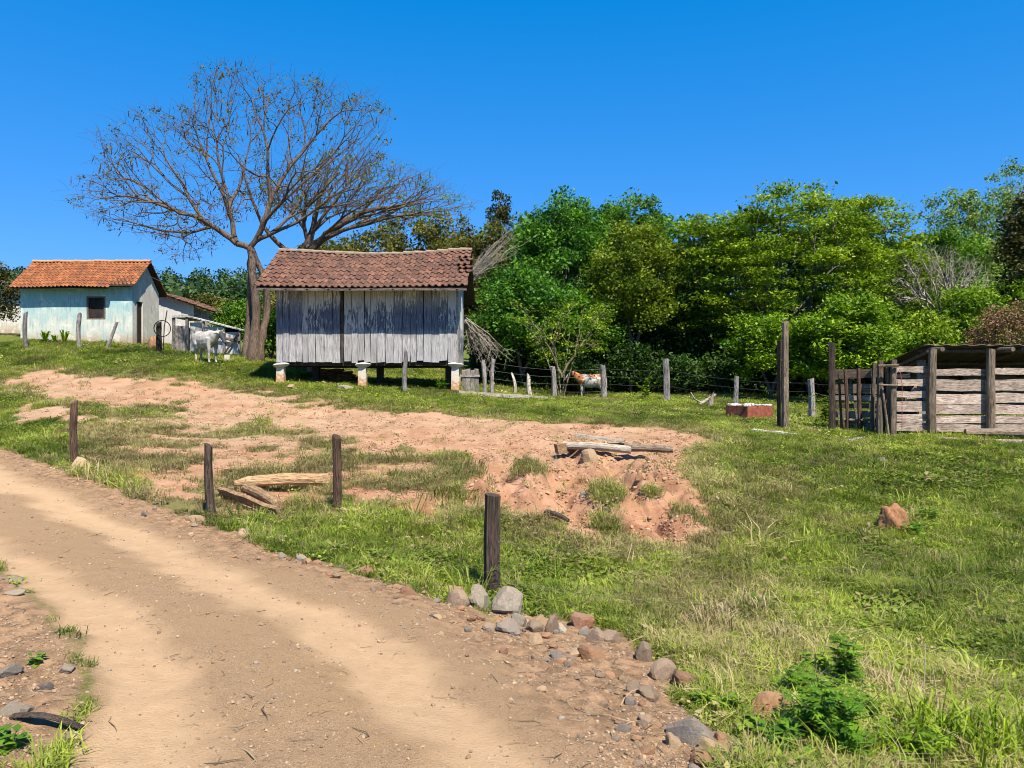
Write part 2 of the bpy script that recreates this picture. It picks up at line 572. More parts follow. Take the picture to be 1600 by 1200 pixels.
# the stones one can tell apart: photo column, row, width, height, colour, what they look like
ST = [
    (749, 932, 37, 36, 'pale', 'big pale grey stone leaning on the thick dark roadside post'),
    (797, 946, 50, 36, 'grey', 'largest grey stone, on the grass side of the thick dark post'),
    (715, 936, 32, 20, 'brown', 'brown angular stone next to the big pale one by the thick post'),
    (708, 919, 32, 16, 'orange', 'orange edged flat stone half buried in the verge behind the brown angular one'),
    (811, 968, 22, 18, 'grey', 'small grey stone just below the largest grey stone'),
    (797, 981, 36, 18, 'slate', 'flat dark stone on the gravel under the largest grey stone'),
    (752, 968, 15, 11, 'orange', 'little round orange stone in the gravel below the pale stone'),
    (843, 968, 23, 17, 'tan', 'yellowish stone at the grass edge where the stone row begins'),
    (864, 974, 26, 28, 'brown', 'brown grey upright stone in the middle of the stone row'),
    (877, 983, 20, 15, 'pale', 'whitish blue stone in front of the brown grey upright one'),
    (838, 997, 24, 16, 'tan', 'pale tan block lying before the stone row'),
    (836, 983, 25, 12, 'brown', 'low brown stone behind the pale tan block'),
    (910, 970, 34, 22, 'rust', 'rounded red stone on top of the stone row'),
    (913, 985, 15, 18, 'slate', 'small blue grey stone under the rounded red one'),
    (933, 993, 30, 20, 'brown', 'dark shaded stone beside the rounded red one'),
    (956, 998, 26, 18, 'brown', 'grey brown stone at the end of the stone row'),
    (872, 1021, 19, 14, 'slate', 'dark slate lump in the gravel below the stone row'),
    (928, 1026, 36, 18, 'orange', 'flat orange stone in the crumbly bank below the stone row'),
    (900, 1018, 13, 9, 'tan', 'little cream stone beside the dark slate lump'),
    (1008, 1024, 28, 24, 'brown', 'brown stone on the bank top where grass meets gravel'),
    (1038, 1050, 36, 24, 'brown', 'chestnut block casting a dark shade, first of a touching pair'),
    (1072, 1063, 34, 24, 'rust', 'red brown block, second of a touching pair'),
    (1013, 1086, 34, 18, 'brown', 'tan grey stone sunk in the verge below the touching pair'),
    (993, 1080, 22, 16, 'brown', 'small dark brown stone beside the tan grey sunk one'),
    (984, 1096, 18, 14, 'slate', 'dark grey stone lowest beside the tan grey sunk one'),
    (1083, 1143, 56, 42, 'slate', 'big dark grey stone with a white streak near the bottom of the photo'),
    (1054, 1160, 27, 17, 'tan', 'squarish tan stone at the foot of the big dark grey stone'),
    (1110, 1169, 29, 22, 'tan', 'bright cream stone at the foot of the big dark grey stone'),
    (1096, 1190, 36, 20, 'orange', 'orange stone at the bottom edge of the photo'),
    (1155, 1182, 27, 20, 'slate', 'blue grey stone among the weeds at the bottom edge'),
    (1094, 1175, 19, 12, 'rust', 'small purple brown stone between the tan and the cream one'),
    (1122, 1190, 21, 12, 'brown', 'brown stone between the orange and the blue grey one'),
    (1200, 1106, 62, 42, 'orange', 'largest orange stone half hidden by the green weeds'),
    (1158, 1087, 15, 12, 'slate', 'small slate stone behind the bright green herb'),
    (974, 1137, 19, 12, 'slate', 'flat grey stone alone on the gravel'),
    (960, 1151, 13, 7, 'grey', 'tiny flat grey stone nearest the wheel track'),
    (962, 1119, 13, 9, 'orange', 'little orange stone alone on the gravel'),
    (124, 722, 20, 16, 'tan', 'round stone at the foot of the first roadside post'),
    (303, 812, 24, 10, 'tan', 'flat cream stone beside the crooked post foot'),
    (378, 839, 20, 13, 'tan', 'cream stone at the grass edge past the crooked post'),
    (468, 868, 18, 13, 'grey', 'grey stone at the road edge half way between two posts'),
    (440, 842, 12, 14, 'slate', 'thin slate stone standing in the verge grass'),
    (525, 900, 16, 8, 'tan', 'flat tan stone at the road edge below the reddish post'),
    (571, 887, 24, 12, 'rust', 'rusty stone in the verge, long and low'),
    (600, 894, 16, 10, 'brown', 'brown stone just past the long rusty one'),
    (662, 912, 16, 9, 'orange', 'small orange stone in the verge before the thick post'),
    (682, 914, 18, 8, 'tan', 'flat tan stone in the verge before the thick post'),
    (922, 704, 28, 20, 'tan', 'stone wedged under the timbers at their near end'),
    (1020, 708, 26, 17, 'rust', 'reddish stone wedged under the tail of the long timber'),
    (913, 748, 15, 18, 'pale', 'pale upright stone on the washed-out earth'),
    (1000, 751, 17, 13, 'orange', 'rounded orange stone on the washed-out earth'),
    (1098, 831, 14, 9, 'tan', 'small tan stone at the lower rim of the bare mound'),
    (14, 1108, 30, 18, 'grey', 'greenish grey rounded stone on the verge at the photo edge'),
    (12, 1053, 34, 12, 'slate', 'flat dark slab in the verge at the photo edge'),
    (103, 1048, 26, 9, 'grey', 'flat grey stone at the wheel track beside the dry twigs'),
    (69, 1066, 11, 8, 'pale', 'small white stone on the verge'),
    (70, 1076, 16, 9, 'slate', 'dark stone under the small white one'),
    (40, 1114, 18, 11, 'pale', 'pale lump beside the greenish grey rounded stone'),
    (30, 1122, 14, 8, 'slate', 'dark pebble beside the bark strip'),
    (112, 1140, 18, 9, 'brown', 'brown stone pinned under the end of the bark strip'),
    (12, 1044, 22, 10, 'orange', 'orange flat stone behind the dark slab'),
    (16, 900, 26, 7, 'slate', 'dark slab showing through the road surface at the photo edge'),
    (18, 928, 30, 6, 'grey', 'greyish slab flush with the road at the photo edge'),
    (1378, 716, 16, 8, 'grey', 'grey stone in the grass before the stick gate'),
    (455, 604, 14, 7, 'tan', 'tan brick-like stone at the first granary pillar'),
    (540, 608, 22, 6, 'pale', 'pale flat stone in front of the granary'),
]

# ------------------------------------------------------------------ ground sheet
def m_ground():
    k = NT('soil_and_turf')
    co = k.coord()
    bare, dry, road, track, verge, red = (k.attr(a) for a in ('bare', 'dry', 'road', 'track', 'verge', 'red'))
    nb = k.noise(co, 1.3, 6, 0.6)
    nm = k.noise(co, 9.0, 6, 0.65)
    nf = k.noise(co, 55.0, 5, 0.7)
    ng = k.noise(co, 160.0, 3, 0.7)
    turf = k.mix(k.ramp(nm, .35, .65), (.065, .085, .016), (.130, .150, .032))
    straw = k.mix(k.ramp(nf, .35, .65), (.150, .110, .058), (.30, .225, .125))
    turf = k.mix(k.math('MULTIPLY', dry, .8), turf, straw)
    e1 = k.mix(k.ramp(nb, .35, .65), (.30, .182, .110), (.405, .265, .172))
    e2 = k.mix(k.ramp(nb, .35, .65), (.285, .128, .068), (.42, .232, .145))
    earth = k.mix(red, e1, e2)
    earth = k.mix(k.ramp(nm, .54, .72, 0, .55), earth, (.20, .13, .082))
    earth = k.mix(k.ramp(nf, .58, .72, 0, .5), earth, (.13, .09, .06))
    nh = k.noise(k.mapping(co, (3.5, 8.0, 5.0)), 2.0, 7, .72, .3)
    earth = k.mix(k.ramp(nh, .56, .70, 0, .5), earth, (.19, .12, .075))
    earth = k.mix(k.ramp(nh, .44, .34, 0, .5), earth, (.43, .30, .205))
    f = k.math('ADD', bare, k.math('MULTIPLY', k.math('SUBTRACT', nm, .5), .9))
    c = k.mix(k.ramp(f, .35, .65), turf, earth)
    gravel = k.mix(k.ramp(ng, .38, .64), (.195, .124, .073), (.39, .262, .157))
    gravel = k.mix(k.ramp(nb, .4, .7, 0, .55), gravel, (.30, .19, .10))
    gravel = k.mix(k.ramp(nf, .56, .70, 0, .8), gravel, (.10, .072, .050))
    sand = k.mix(k.ramp(nm, .35, .7), (.455, .305, .182), (.40, .26, .15))
    sand = k.mix(k.ramp(k.noise(k.mapping(co, (2.2, 9.0, 4.0)), 3.0, 6, .7), .52, .70, 0, .45), sand, (.33, .22, .13))
    sand = k.mix(k.ramp(nf, .56, .74, 0, .75), sand, (.30, .20, .12))
    tf = k.math('ADD', track, k.math('MULTIPLY', k.math('SUBTRACT', nm, .5), .7))
    rc = k.mix(k.ramp(tf, .15, .75), gravel, sand)
    rubble = k.mix(k.ramp(nm, .4, .62), (.15, .088, .052), (.36, .215, .125))
    rubble = k.mix(k.ramp(ng, .55, .66, 0, .7), rubble, (.40, .30, .205))
    rc = k.mix(k.math('MULTIPLY', verge, .85), rc, rubble)
    rf = k.math('ADD', road, k.math('MULTIPLY', k.math('SUBTRACT', nf, .5), .9))
    c = k.mix(k.ramp(rf, .3, .6), c, rc)
    k.col(c)
    k.b.inputs['Roughness'].default_value = 1.0
    k.b.inputs['Specular IOR Level'].default_value = 0.05
    h = k.math('ADD', k.math('MULTIPLY', nm, .5), k.math('ADD', nf, k.math('MULTIPLY', ng, .5)))
    k.bump(h, 0.7, 0.03)
    return k.m


M_GROUND = m_ground()


def build_ground():
    a1 = np.arange(-52, 52.01, 0.2)
    a2 = np.arange(54, 307, 3.0)
    ang = np.radians(np.concatenate([a1, a2]))
    rad = np.concatenate([[0.3, .6, .9, 1.2, 1.6], np.concatenate([np.geomspace(2.0, 9, 200)[:-1], np.geomspace(9, 24, 230)[:-1], np.geomspace(24, 62, 110)]), np.geomspace(66, 1500, 46)])
    na, nr = len(ang), len(rad)
    A, Rr = np.meshgrid(ang, rad)
    X, Y = np.sin(A) * Rr, np.cos(A) * Rr - 2.2
    x, y = X.ravel(), Y.ravel()
    m = masks(x, y)
    z = H(x, y, m)
    V = np.stack([x, y, z], 1)
    i, j = np.meshgrid(np.arange(nr - 1), np.arange(na), indexing='ij')
    j2 = (j + 1) % na
    Fq = np.stack([i * na + j, i * na + j2, (i + 1) * na + j2, (i + 1) * na + j], -1).reshape(-1, 4)[:, ::-1]
    fr = m['road'][Fq].mean(1)
    fb = m['bare'][Fq].mean(1)
    sel_road = fr > .5
    sel_bare = (~sel_road) & (fb > .5)
    for name, sel in (('road', sel_road), ('bare_ground', sel_bare), ('pasture_ground', ~(sel_road | sel_bare))):
        ff = Fq[sel]
        idx, inv = np.unique(ff, return_inverse=True)
        me = np_mesh(name, V[idx], inv.reshape(-1, 4), M_GROUND, True,
                     {k: ('POINT', m[k][idx]) for k in ('bare', 'dry', 'road', 'track', 'verge', 'red')})
        o = put(name, me)
        o['kind'] = 'structure'


build_ground()

# ------------------------------------------------------------------ grass (nobody could count it): one object
def m_blade():
    k = NT('grass_blades')
    t = k.attr('tint', 'INSTANCER')
    v = k.attr('val', 'INSTANCER')
    g = k.mix(v, (.054, .110, .008), (.335, .415, .036))
    s = k.mix(v, (.16, .118, .055), (.46, .36, .19))
    c = k.mix(t, g, s)
    k.col(c)
    k.b.inputs['Roughness'].default_value = 0.6
    tr = k.n('BsdfTranslucent', Color=k.mix(1.0, c, (1.0, 1.1, .6), 'MULTIPLY'))
    mx = k.n('MixShader', _0=0.35, _1=k.b.outputs[0], _2=tr.outputs[0])
    k.t.links.new(mx.outputs[0], k.out.inputs['Surface'])
    return k.m


M_BLADE = m_blade()


def tuft_mesh(name, n, h, spread, width, lean, seed):
    r = np.random.default_rng(seed)
    vs, fs = [], []
    for _ in range(n):
        a, rr = r.uniform(0, 6.283), spread * math.sqrt(r.uniform(0, 1))
        p = np.array([math.cos(a) * rr, math.sin(a) * rr, -.01])
        d = a + r.normal(0, .9)
        L = h * r.uniform(.55, 1.15)
        ln = lean * r.uniform(.3, 1.3)
        wdt = width * r.uniform(.7, 1.3)
        side = np.array([-math.sin(d), math.cos(d), 0]) * wdt / 2
        dirh = np.array([math.cos(d), math.sin(d), 0])
        q1 = p + dirh * L * ln * .35 + np.array([0, 0, L * .6])
        q2 = p + dirh * L * ln * 1.1 + np.array([0, 0, L * (1.0 - .35 * ln)])
        o = len(vs)
        vs += [p - side, p + side, q1 - side * .8, q1 + side * .8, q2]
        fs += [(o, o + 1, o + 3, o + 2), (o + 2, o + 3, o + 4)]
    return np_mesh(name, vs, fs, M_BLADE)


def leaf_tuft_mesh(name, n, h, spread, seed):
    r = np.random.default_rng(seed)
    vs, fs = [], []
    for _ in range(n):
        a, rr = r.uniform(0, 6.283), spread * math.sqrt(r.uniform(0, 1))
        p = np.array([math.cos(a) * rr, math.sin(a) * rr, h * r.uniform(.2, 1)])
        d = r.uniform(0, 6.283)
        L, wd = h * r.uniform(.4, .8), h * r.uniform(.16, .3)
        t = np.array([math.cos(d), math.sin(d), r.uniform(-.4, .5)])
        s = np.array([-math.sin(d), math.cos(d), r.uniform(-.3, .3)]) * wd
        o = len(vs)
        vs += [p, p + t * L * .5 + s, p + t * L, p + t * L * .5 - s]
        fs += [(o, o + 1, o + 2, o + 3)]
    return np_mesh(name, vs, fs, M_BLADE)


def scatter(name, pts, rotz, scl, kind, tint, val, meshes, tilt=0.2):
    src = bpy.data.collections.new(name + '_sources')
    for i, me in enumerate(meshes):
        o = bpy.data.objects.new('%s_%02d' % (name, i), me)
        src.objects.link(o)
    n = len(pts)
    me = bpy.data.meshes.new(name)
    me.vertices.add(n)
    me.vertices.foreach_set('co', np.asarray(pts, np.float32).ravel())
    def fa(nm, arr, typ='FLOAT', key='value'):
        a = me.attributes.new(nm, typ, 'POINT')
        a.data.foreach_set(key, arr)
    r = np.random.default_rng(len(pts))
    rot = np.stack([r.normal(0, tilt, n), r.normal(0, tilt, n), rotz], 1).astype(np.float32)
    fa('rot', rot.ravel(), 'FLOAT_VECTOR', 'vector')
    fa('scl', np.asarray(scl, np.float32))
    fa('kind_i', np.asarray(kind, np.int32), 'INT')
    fa('tint', np.asarray(tint, np.float32))
    fa('val', np.asarray(val, np.float32))
    ob = put(name, me)
    ng = bpy.data.node_groups.new(name + '_scatter', 'GeometryNodeTree')
    ng.interface.new_socket('Geometry', in_out='INPUT', socket_type='NodeSocketGeometry')
    ng.interface.new_socket('Geometry', in_out='OUTPUT', socket_type='NodeSocketGeometry')
    gi, go = ng.nodes.new('NodeGroupInput'), ng.nodes.new('NodeGroupOutput')
    ci = ng.nodes.new('GeometryNodeCollectionInfo')
    ci.inputs['Collection'].default_value = src
    ci.inputs['Separate Children'].default_value = True
    ci.inputs['Reset Children'].default_value = True
    iop = ng.nodes.new('GeometryNodeInstanceOnPoints')
    iop.inputs['Pick Instance'].default_value = True
    def na(nm, dt):
        q = ng.nodes.new('GeometryNodeInputNamedAttribute')
        q.data_type = dt
        q.inputs['Name'].default_value = nm
        return [s for s in q.outputs if s.enabled and s.name == 'Attribute'][0]
    L = ng.links.new
    L(gi.outputs[0], iop.inputs['Points'])
    L(ci.outputs[0], iop.inputs['Instance'])
    L(na('kind_i', 'INT'), iop.inputs['Instance Index'])
    L(na('rot', 'FLOAT_VECTOR'), iop.inputs['Rotation'])
    L(na('scl', 'FLOAT'), iop.inputs['Scale'])
    L(iop.outputs[0], go.inputs[0])
    md = ob.modifiers.new('scatter', 'NODES')
    md.node_group = ng
    ob['kind'] = 'stuff'
    return ob


def sample_ground(n, dmin, dmax, power, half=50):
    """points over the ground in front of the camera, thinner with distance"""
    t = rng.uniform(0, 1, n)
    a = 2 - power
    r = (t * (dmax ** a - dmin ** a) + dmin ** a) ** (1 / a)
    th = np.radians(rng.uniform(-half, half, n))
    return np.sin(th) * r, np.cos(th) * r


def build_grass():
    x, y = sample_ground(600000, 3.0, 46, 1.45, 46)
    m = masks(x, y)
    keep = (1 - sst(m['bare'] + (fbm(x * 3, y * 3, 91, 5) - .5) * 1.3, .25, .7)) * (1 - sst(m['road'] + (fbm(x * 5, y * 5, 92) - .5) * .5, .1, .45))
    keep = keep * (1 - .62 * m['dry'])
    keep = np.maximum(keep, .035 * m['bare'] * sst(fbm(x * 2.7, y * 2.7, 97), .45, .6))
    keep = keep * (1 - .85 * np.clip(m['verge'], 0, 1) * sst(fbm(x * 2.2, y * 2.2, 93), .35, .6))
    # trodden and bare spots in the turf
    keep = keep * (.35 + .65 * sst(fbm(x * 1.4, y * 1.4, 95), .3, .5))
    for s in ST:                                     # no turf under the stones of the verge
        sx, sy = G(s[0], min(s[1] + s[3] * .5, 1199))
        rr = s[2] / F * sy * .5
        keep = keep * np.where(np.hypot(x - sx, (y - sy) * .7) < rr * 1.25, .04, 1)
    k = rng.uniform(0, 1, len(x)) < keep
    x, y = x[k], y[k]
    m = masks(x, y)
    z = H(x, y, m)
    d = np.hypot(x, y)
    n = len(x)
    dry = m['dry']
    clump = fbm(x * .9, y * .9, 101)
    isdry = rng.uniform(0, 1, n) < np.clip(dry * .95 + .16, 0, 1)
    tint = np.clip(np.where(isdry, rng.normal(.85, .15, n), rng.normal(.12, .1, n)), 0, 1)
    val = np.clip(rng.normal(.48, .24, n) + (clump - .5) * 1.3 + (fbm(x * .35, y * .35, 103) - .5) * .7 + (fbm(x * 3, y * 3, 104) - .5) * .5, 0, 1)
    lushm = sst(fbm(x * .5, y * .5, 107), .55, .75) * (1 - dry)
    kind = rng.integers(0, 4, n)
    tall = rng.uniform(0, 1, n) < (.05 + .22 * dry + .20 * lushm) * sst(d, 22, 12)
    kind = np.where(tall, rng.integers(4, 7, n), kind)
    weedy = sst(fbm(x * .8 + 9, y * .8, 109), .58, .68) * (1 - dry)
    leafy = rng.uniform(0, 1, n) < .05 + .6 * weedy
    val = np.where(leafy & (weedy > .3), val * .55, val)
    kind = np.where(leafy, 7, kind)
    scl = rng.lognormal(0, .28, n) * (.66 + .030 * d) * (.75 + .6 * clump)
    scl = scl * np.where(y > 16.5, .80, 1.0)
    pts = np.stack([x, y, z], 1)
    meshes = [tuft_mesh('short_tuft', 17, .075, .085, .0065, .9, s) for s in range(4)]
    meshes += [tuft_mesh('long_tuft', 14, .15, .07, .0055, 1.2, 10 + s) for s in range(3)]
    meshes += [leaf_tuft_mesh('herb_tuft', 14, .06, .08, 31)]
    scatter('grass', pts, rng.uniform(0, 6.283, n), scl, kind, tint, val, meshes)
    return n


N_GRASS = build_grass()

# ------------------------------------------------------------------ shared materials and pieces


def m_painted_planks():
    """old white limewash flaking off grey-blue boards; each board weathered differently"""
    k = NT('flaking_white_boards')
    rnd = k.rand()
    off = k.n('CombineXYZ', _0=k.math('MULTIPLY', rnd, 37.0), _1=k.math('MULTIPLY', rnd, 91.0), _2=k.math('MULTIPLY', rnd, 53.0)).outputs[0]
    base = k.coord()
    co = k.n('VectorMath', dict(operation='ADD'), _0=base, _1=off).outputs[0]
    gr = k.noise(k.mapping(co, (16, 16, 1.0)), 2.4, 6, .65)
    fl = k.noise(k.mapping(co, (9, 9, 1.5)), 2.2, 8, .72, .4)
    zz = k.n('SeparateXYZ', Vector=base).outputs[2]
    # the middle of the wall has lost most of its paint, the foot and the head less
    mid = k.math('MULTIPLY', k.ramp(zz, .75, 1.15), k.ramp(zz, 2.25, 1.75))
    loss = k.math('ADD', k.math('MULTIPLY', mid, .14), k.math('MULTIPLY', k.math('SUBTRACT', rnd, .5), .34))
    f = k.math('ADD', fl, loss)
    wood = k.mix(k.ramp(gr, .38, .62), (.13, .135, .155), (.31, .305, .31))
    dark = k.mix(k.ramp(gr, .4, .6), (.035, .045, .075), (.12, .145, .20))
    wood = k.mix(k.math('MULTIPLY', mid, .8), wood, dark)
    paint = k.mix(k.ramp(gr, .36, .58), (.40, .39, .385), (.66, .645, .63))  # paint colour lifted to stand in for fill light in the eave's shade
    c = k.mix(k.ramp(f, .505, .565), paint, wood)
    low = k.mix(k.ramp(gr, .36, .62), (.17, .16, .165), (.40, .375, .38))
    c = k.mix(k.math('MULTIPLY', k.ramp(zz, 1.2, .85), .75), c, low)  # sunlit foot keeps its own duller tone
    tone = k.ramp(rnd, 0, 1, .66, 1.12)
    c = k.mix(1.0, c, k.n('CombineColor', _0=tone, _1=tone, _2=tone).outputs[0], 'MULTIPLY')
    k.col(c)
    k.bump(k.math('ADD', gr, k.math('MULTIPLY', fl, .5)), .6, .012)
    return k.m


def m_tile(name, a, b, c, lichen):
    k = NT(name)
    rnd = k.rand()
    try_attr = k.attr('tint')
    r = k.math('FRACT', k.math('ADD', rnd, k.math('MULTIPLY', try_attr, 7.13)))
    geo = k.n('NewGeometry').outputs['Position']
    n1 = k.noise(geo, 9.0, 5, .65)
    n2 = k.noise(geo, 2.0, 4, .6)
    n3 = k.noise(geo, 30.0, 4, .7)
    cc = k.mix(r, a, b)
    cc = k.mix(k.ramp(n2, .42, .66, 0, .8), cc, c)
    cc = k.mix(k.ramp(n1, .48, .66, 0, .8), cc, (.050, .036, .031))
    cc = k.mix(k.ramp(n3, .58, .72, 0, lichen), cc, (.31, .225, .17))
    k.col(cc)
    k.bump(n3, .4, .01)
    return k.m


M_BOARD = m_painted_planks()
M_TILE_OLD = m_tile('mossy_clay_tile', (.104, .049, .035), (.210, .100, .066), (.080, .044, .034), .55)
M_TILE_NEW = m_tile('orange_clay_tile', (.23, .075, .028), (.36, .132, .050), (.13, .050, .026), .25)
M_LIME = m_flat('limewashed_stone', (.45, .43, .39), var=.25, scale=9)
M_DARKWOOD = m_wood('dark_beam_wood', (.075, .058, .045), (.030, .024, .020), 'X')
M_GREY_X = m_wood('grey_wood_along_x', (.42, .36, .33), (.20, .165, .15), 'X')
M_GREY_Z = m_wood('grey_wood_upright', (.40, .36, .33), (.17, .145, .13), 'Z')
M_POST_DARK = m_wood('dark_post_wood', (.100, .070, .054), (.030, .022, .018), 'Z', grain=.8)
M_POST_RED = m_wood('reddish_post_wood', (.150, .085, .058), (.055, .034, .027), 'Z', grain=.8)
M_POST_GREY = m_wood('silver_post_wood', (.37, .335, .32), (.15, .13, .125), 'Z', grain=.8)
M_POST_TAN = m_wood('tan_post_wood', (.235, .175, .125), (.10, .075, .055), 'Z', grain=.7)
M_CORRAL = m_wood('corral_rail_wood', (.60, .48, .405), (.28, .205, .165), 'X', tintvar=.28)
M_LOG = m_wood('log_wood', (.30, .23, .17), (.12, .085, .065), 'X')
M_SPLIT = m_wood('split_log_wood', (.42, .265, .145), (.22, .13, .072), 'X')
M_PALE = m_wood('pale_board_wood', (.52, .45, .37), (.34, .275, .215), 'X')
M_DOOR = m_wood('dark_door_wood', (.075, .055, .05), (.028, .022, .022), 'Z')
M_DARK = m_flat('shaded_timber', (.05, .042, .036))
M_WIRE = m_flat('rusty_wire', (.17, .15, .14), rough=.6, metal=.4)
M_METAL = m_flat('aged_sheet_metal', (.12, .095, .085), rough=.65, metal=.3)


def plank_mesh(name, L, w, t, mat, axis='Z', seed=0, warp=1.0, seg=4):
    """a sawn board with wandering edges and ragged ends; runs from 0 to L along its axis"""
    r = random.Random(seed)
    rings = []
    for i in range(seg + 1):
        s = i / seg
        e0, e1 = (r.uniform(-.012, .012) * warp for _ in range(2))
        b = r.uniform(-.008, .008) * warp
        q = []
        for (a, c) in ((-w / 2 + e0, -t / 2), (w / 2 + e1, -t / 2), (w / 2 + e1, t / 2), (-w / 2 + e0, t / 2)):
            end = r.uniform(-.02, .02) * warp if i in (0, seg) else 0
            if axis == 'Z': q.append((a, c + b, s * L + end))
            else: q.append((s * L + end, c + b, a))
        rings.append(q if axis == 'Z' else q[::-1])
    mb = MB().loft(rings)
    return mb.mesh(name, mat)


def post_mesh(name, h, r0, mat, seed=0, sides=9, bend=.03, taper=.85, slant=.25, sink=.12, rings=7):
    """a round fence post, slightly crooked, its top cut askew; base at z=0, sunk below it"""
    r = random.Random(seed)
    bx, by = r.uniform(-bend, bend), r.uniform(-bend, bend)
    rad = [1 + r.uniform(-.13, .13) for _ in range(sides)]
    sa = r.uniform(0, 6.28)
    R_ = []
    for i in range(rings):
        s = i / (rings - 1)
        z = -sink + (h + sink) * s
        ox, oy = bx * math.sin(s * 3.1) * h, by * math.sin(s * 2.2) * h
        k = (1 - (1 - taper) * s) * (1 + r.uniform(-.05, .05))
        ring = []
        for j in range(sides):
            a = 6.2832 * j / sides
            rr = r0 * k * rad[j] * (1 + r.uniform(-.04, .04))
            zz = z + (math.cos(a - sa) * r0 * slant * 2 if i == rings - 1 else 0)
            ring.append((ox + math.cos(a) * rr, oy + math.sin(a) * rr, zz))
        R_.append(ring)
    return MB().loft(R_).mesh(name, mat, False)


def tile_verts(w=.235, L=.45, t=.014):
    """a wavy interlocking clay tile, lying along +y (up the slope), its upper face towards +z"""
    prof = [(-.5, .028), (-.34, .052), (-.16, .050), (0, .006), (.22, -.004), (.5, .012)]
    top = [(a * w, z) for a, z in prof]
    n = len(top)
    vs = []
    for y in (0, L):
        vs += [(a, y, z) for a, z in top]
    for y in (0, L):
        vs += [(a, y, z - t) for a, z in top]
    fs = []
    for i in range(n - 1):
        fs.append((i, i + 1, n + i + 1, n + i))
        fs.append((2 * n + i + 1, 2 * n + i, 3 * n + i, 3 * n + i + 1))
        fs.append((i + 1, i, 2 * n + i, 2 * n + i + 1))
    fs += [(0, n, 3 * n, 2 * n), (n - 1, 3 * n - 1, 4 * n - 1, 2 * n - 1)]
    return vs, fs


def tile_field(name, mat, x0, x1, y0, z0, y1, z1, courses, cols, parent, sag=lambda x: 0, seed=1, skip=lambda i, j: False):
    """many tiles, too small to pick apart in the photograph, joined into one part; slope runs from (y0,z0) eave to (y1,z1) ridge"""
    r = random.Random(seed)
    dy, dz = y1 - y0, z1 - z0
    sl = math.hypot(dy, dz)
    pit = math.atan2(dz, dy)
    step = sl / courses
    w = (x1 - x0) / cols
    tv, tf = tile_verts(w * 1.06, step * 1.22, .026)
    V, Fc, T = [], [], []
    for i in range(courses):
        for j in range(cols):
            if skip(i, j): continue
            x = x0 + (j + .5) * w
            m = Matrix.Translation((x + r.uniform(-.01, .01), y0 + dy * i / courses, z0 + dz * i / courses + sag(x))) @ Euler((pit - .085, r.uniform(-.03, .03), r.uniform(-.025, .025))).to_matrix().to_4x4() @ Matrix.Translation((0, 0, .03))
            o = len(V)
            V += [tuple(m @ Vector(p)) for p in tv]
            Fc += [tuple(o + q for q in f) for f in tf]
            T += [r.random()] * len(tf)
    me = np_mesh(name, V, Fc, mat, False, {'tint': ('FACE', T)})
    o = put(name, me, parent)
    o['kind'] = 'stuff'
    return o


def ridge_mesh(mat, L=.44, r0=.11):
    mb = MB()
    rings = []
    for (x, k) in ((0, 1.1), (L * .5, 1.0), (L, .92)):
        rings.append([(x, math.cos(a) * r0 * k, math.sin(a) * r0 * .8 * k) for a in np.linspace(-.25, math.pi + .25, 7)] +
                     [(x, math.cos(a) * (r0 * k - .02), math.sin(a) * (r0 * .8 * k - .02)) for a in np.linspace(math.pi + .25, -.25, 7)])
    mb.loft(rings)
    return mb.mesh('ridge_tile', mat, False)


M_RIDGE_OLD = m_flat('lichened_ridge_tile', (.21, .155, .115), var=.4, scale=11)
M_RIDGE_NEW = m_flat('orange_ridge_tile', (.46, .20, .10), var=.35, scale=9)

# ------------------------------------------------------------------ granary on pillars
M_SLIT = m_wood('unpainted_dark_board', (.13, .105, .095), (.05, .042, .04), 'Z')


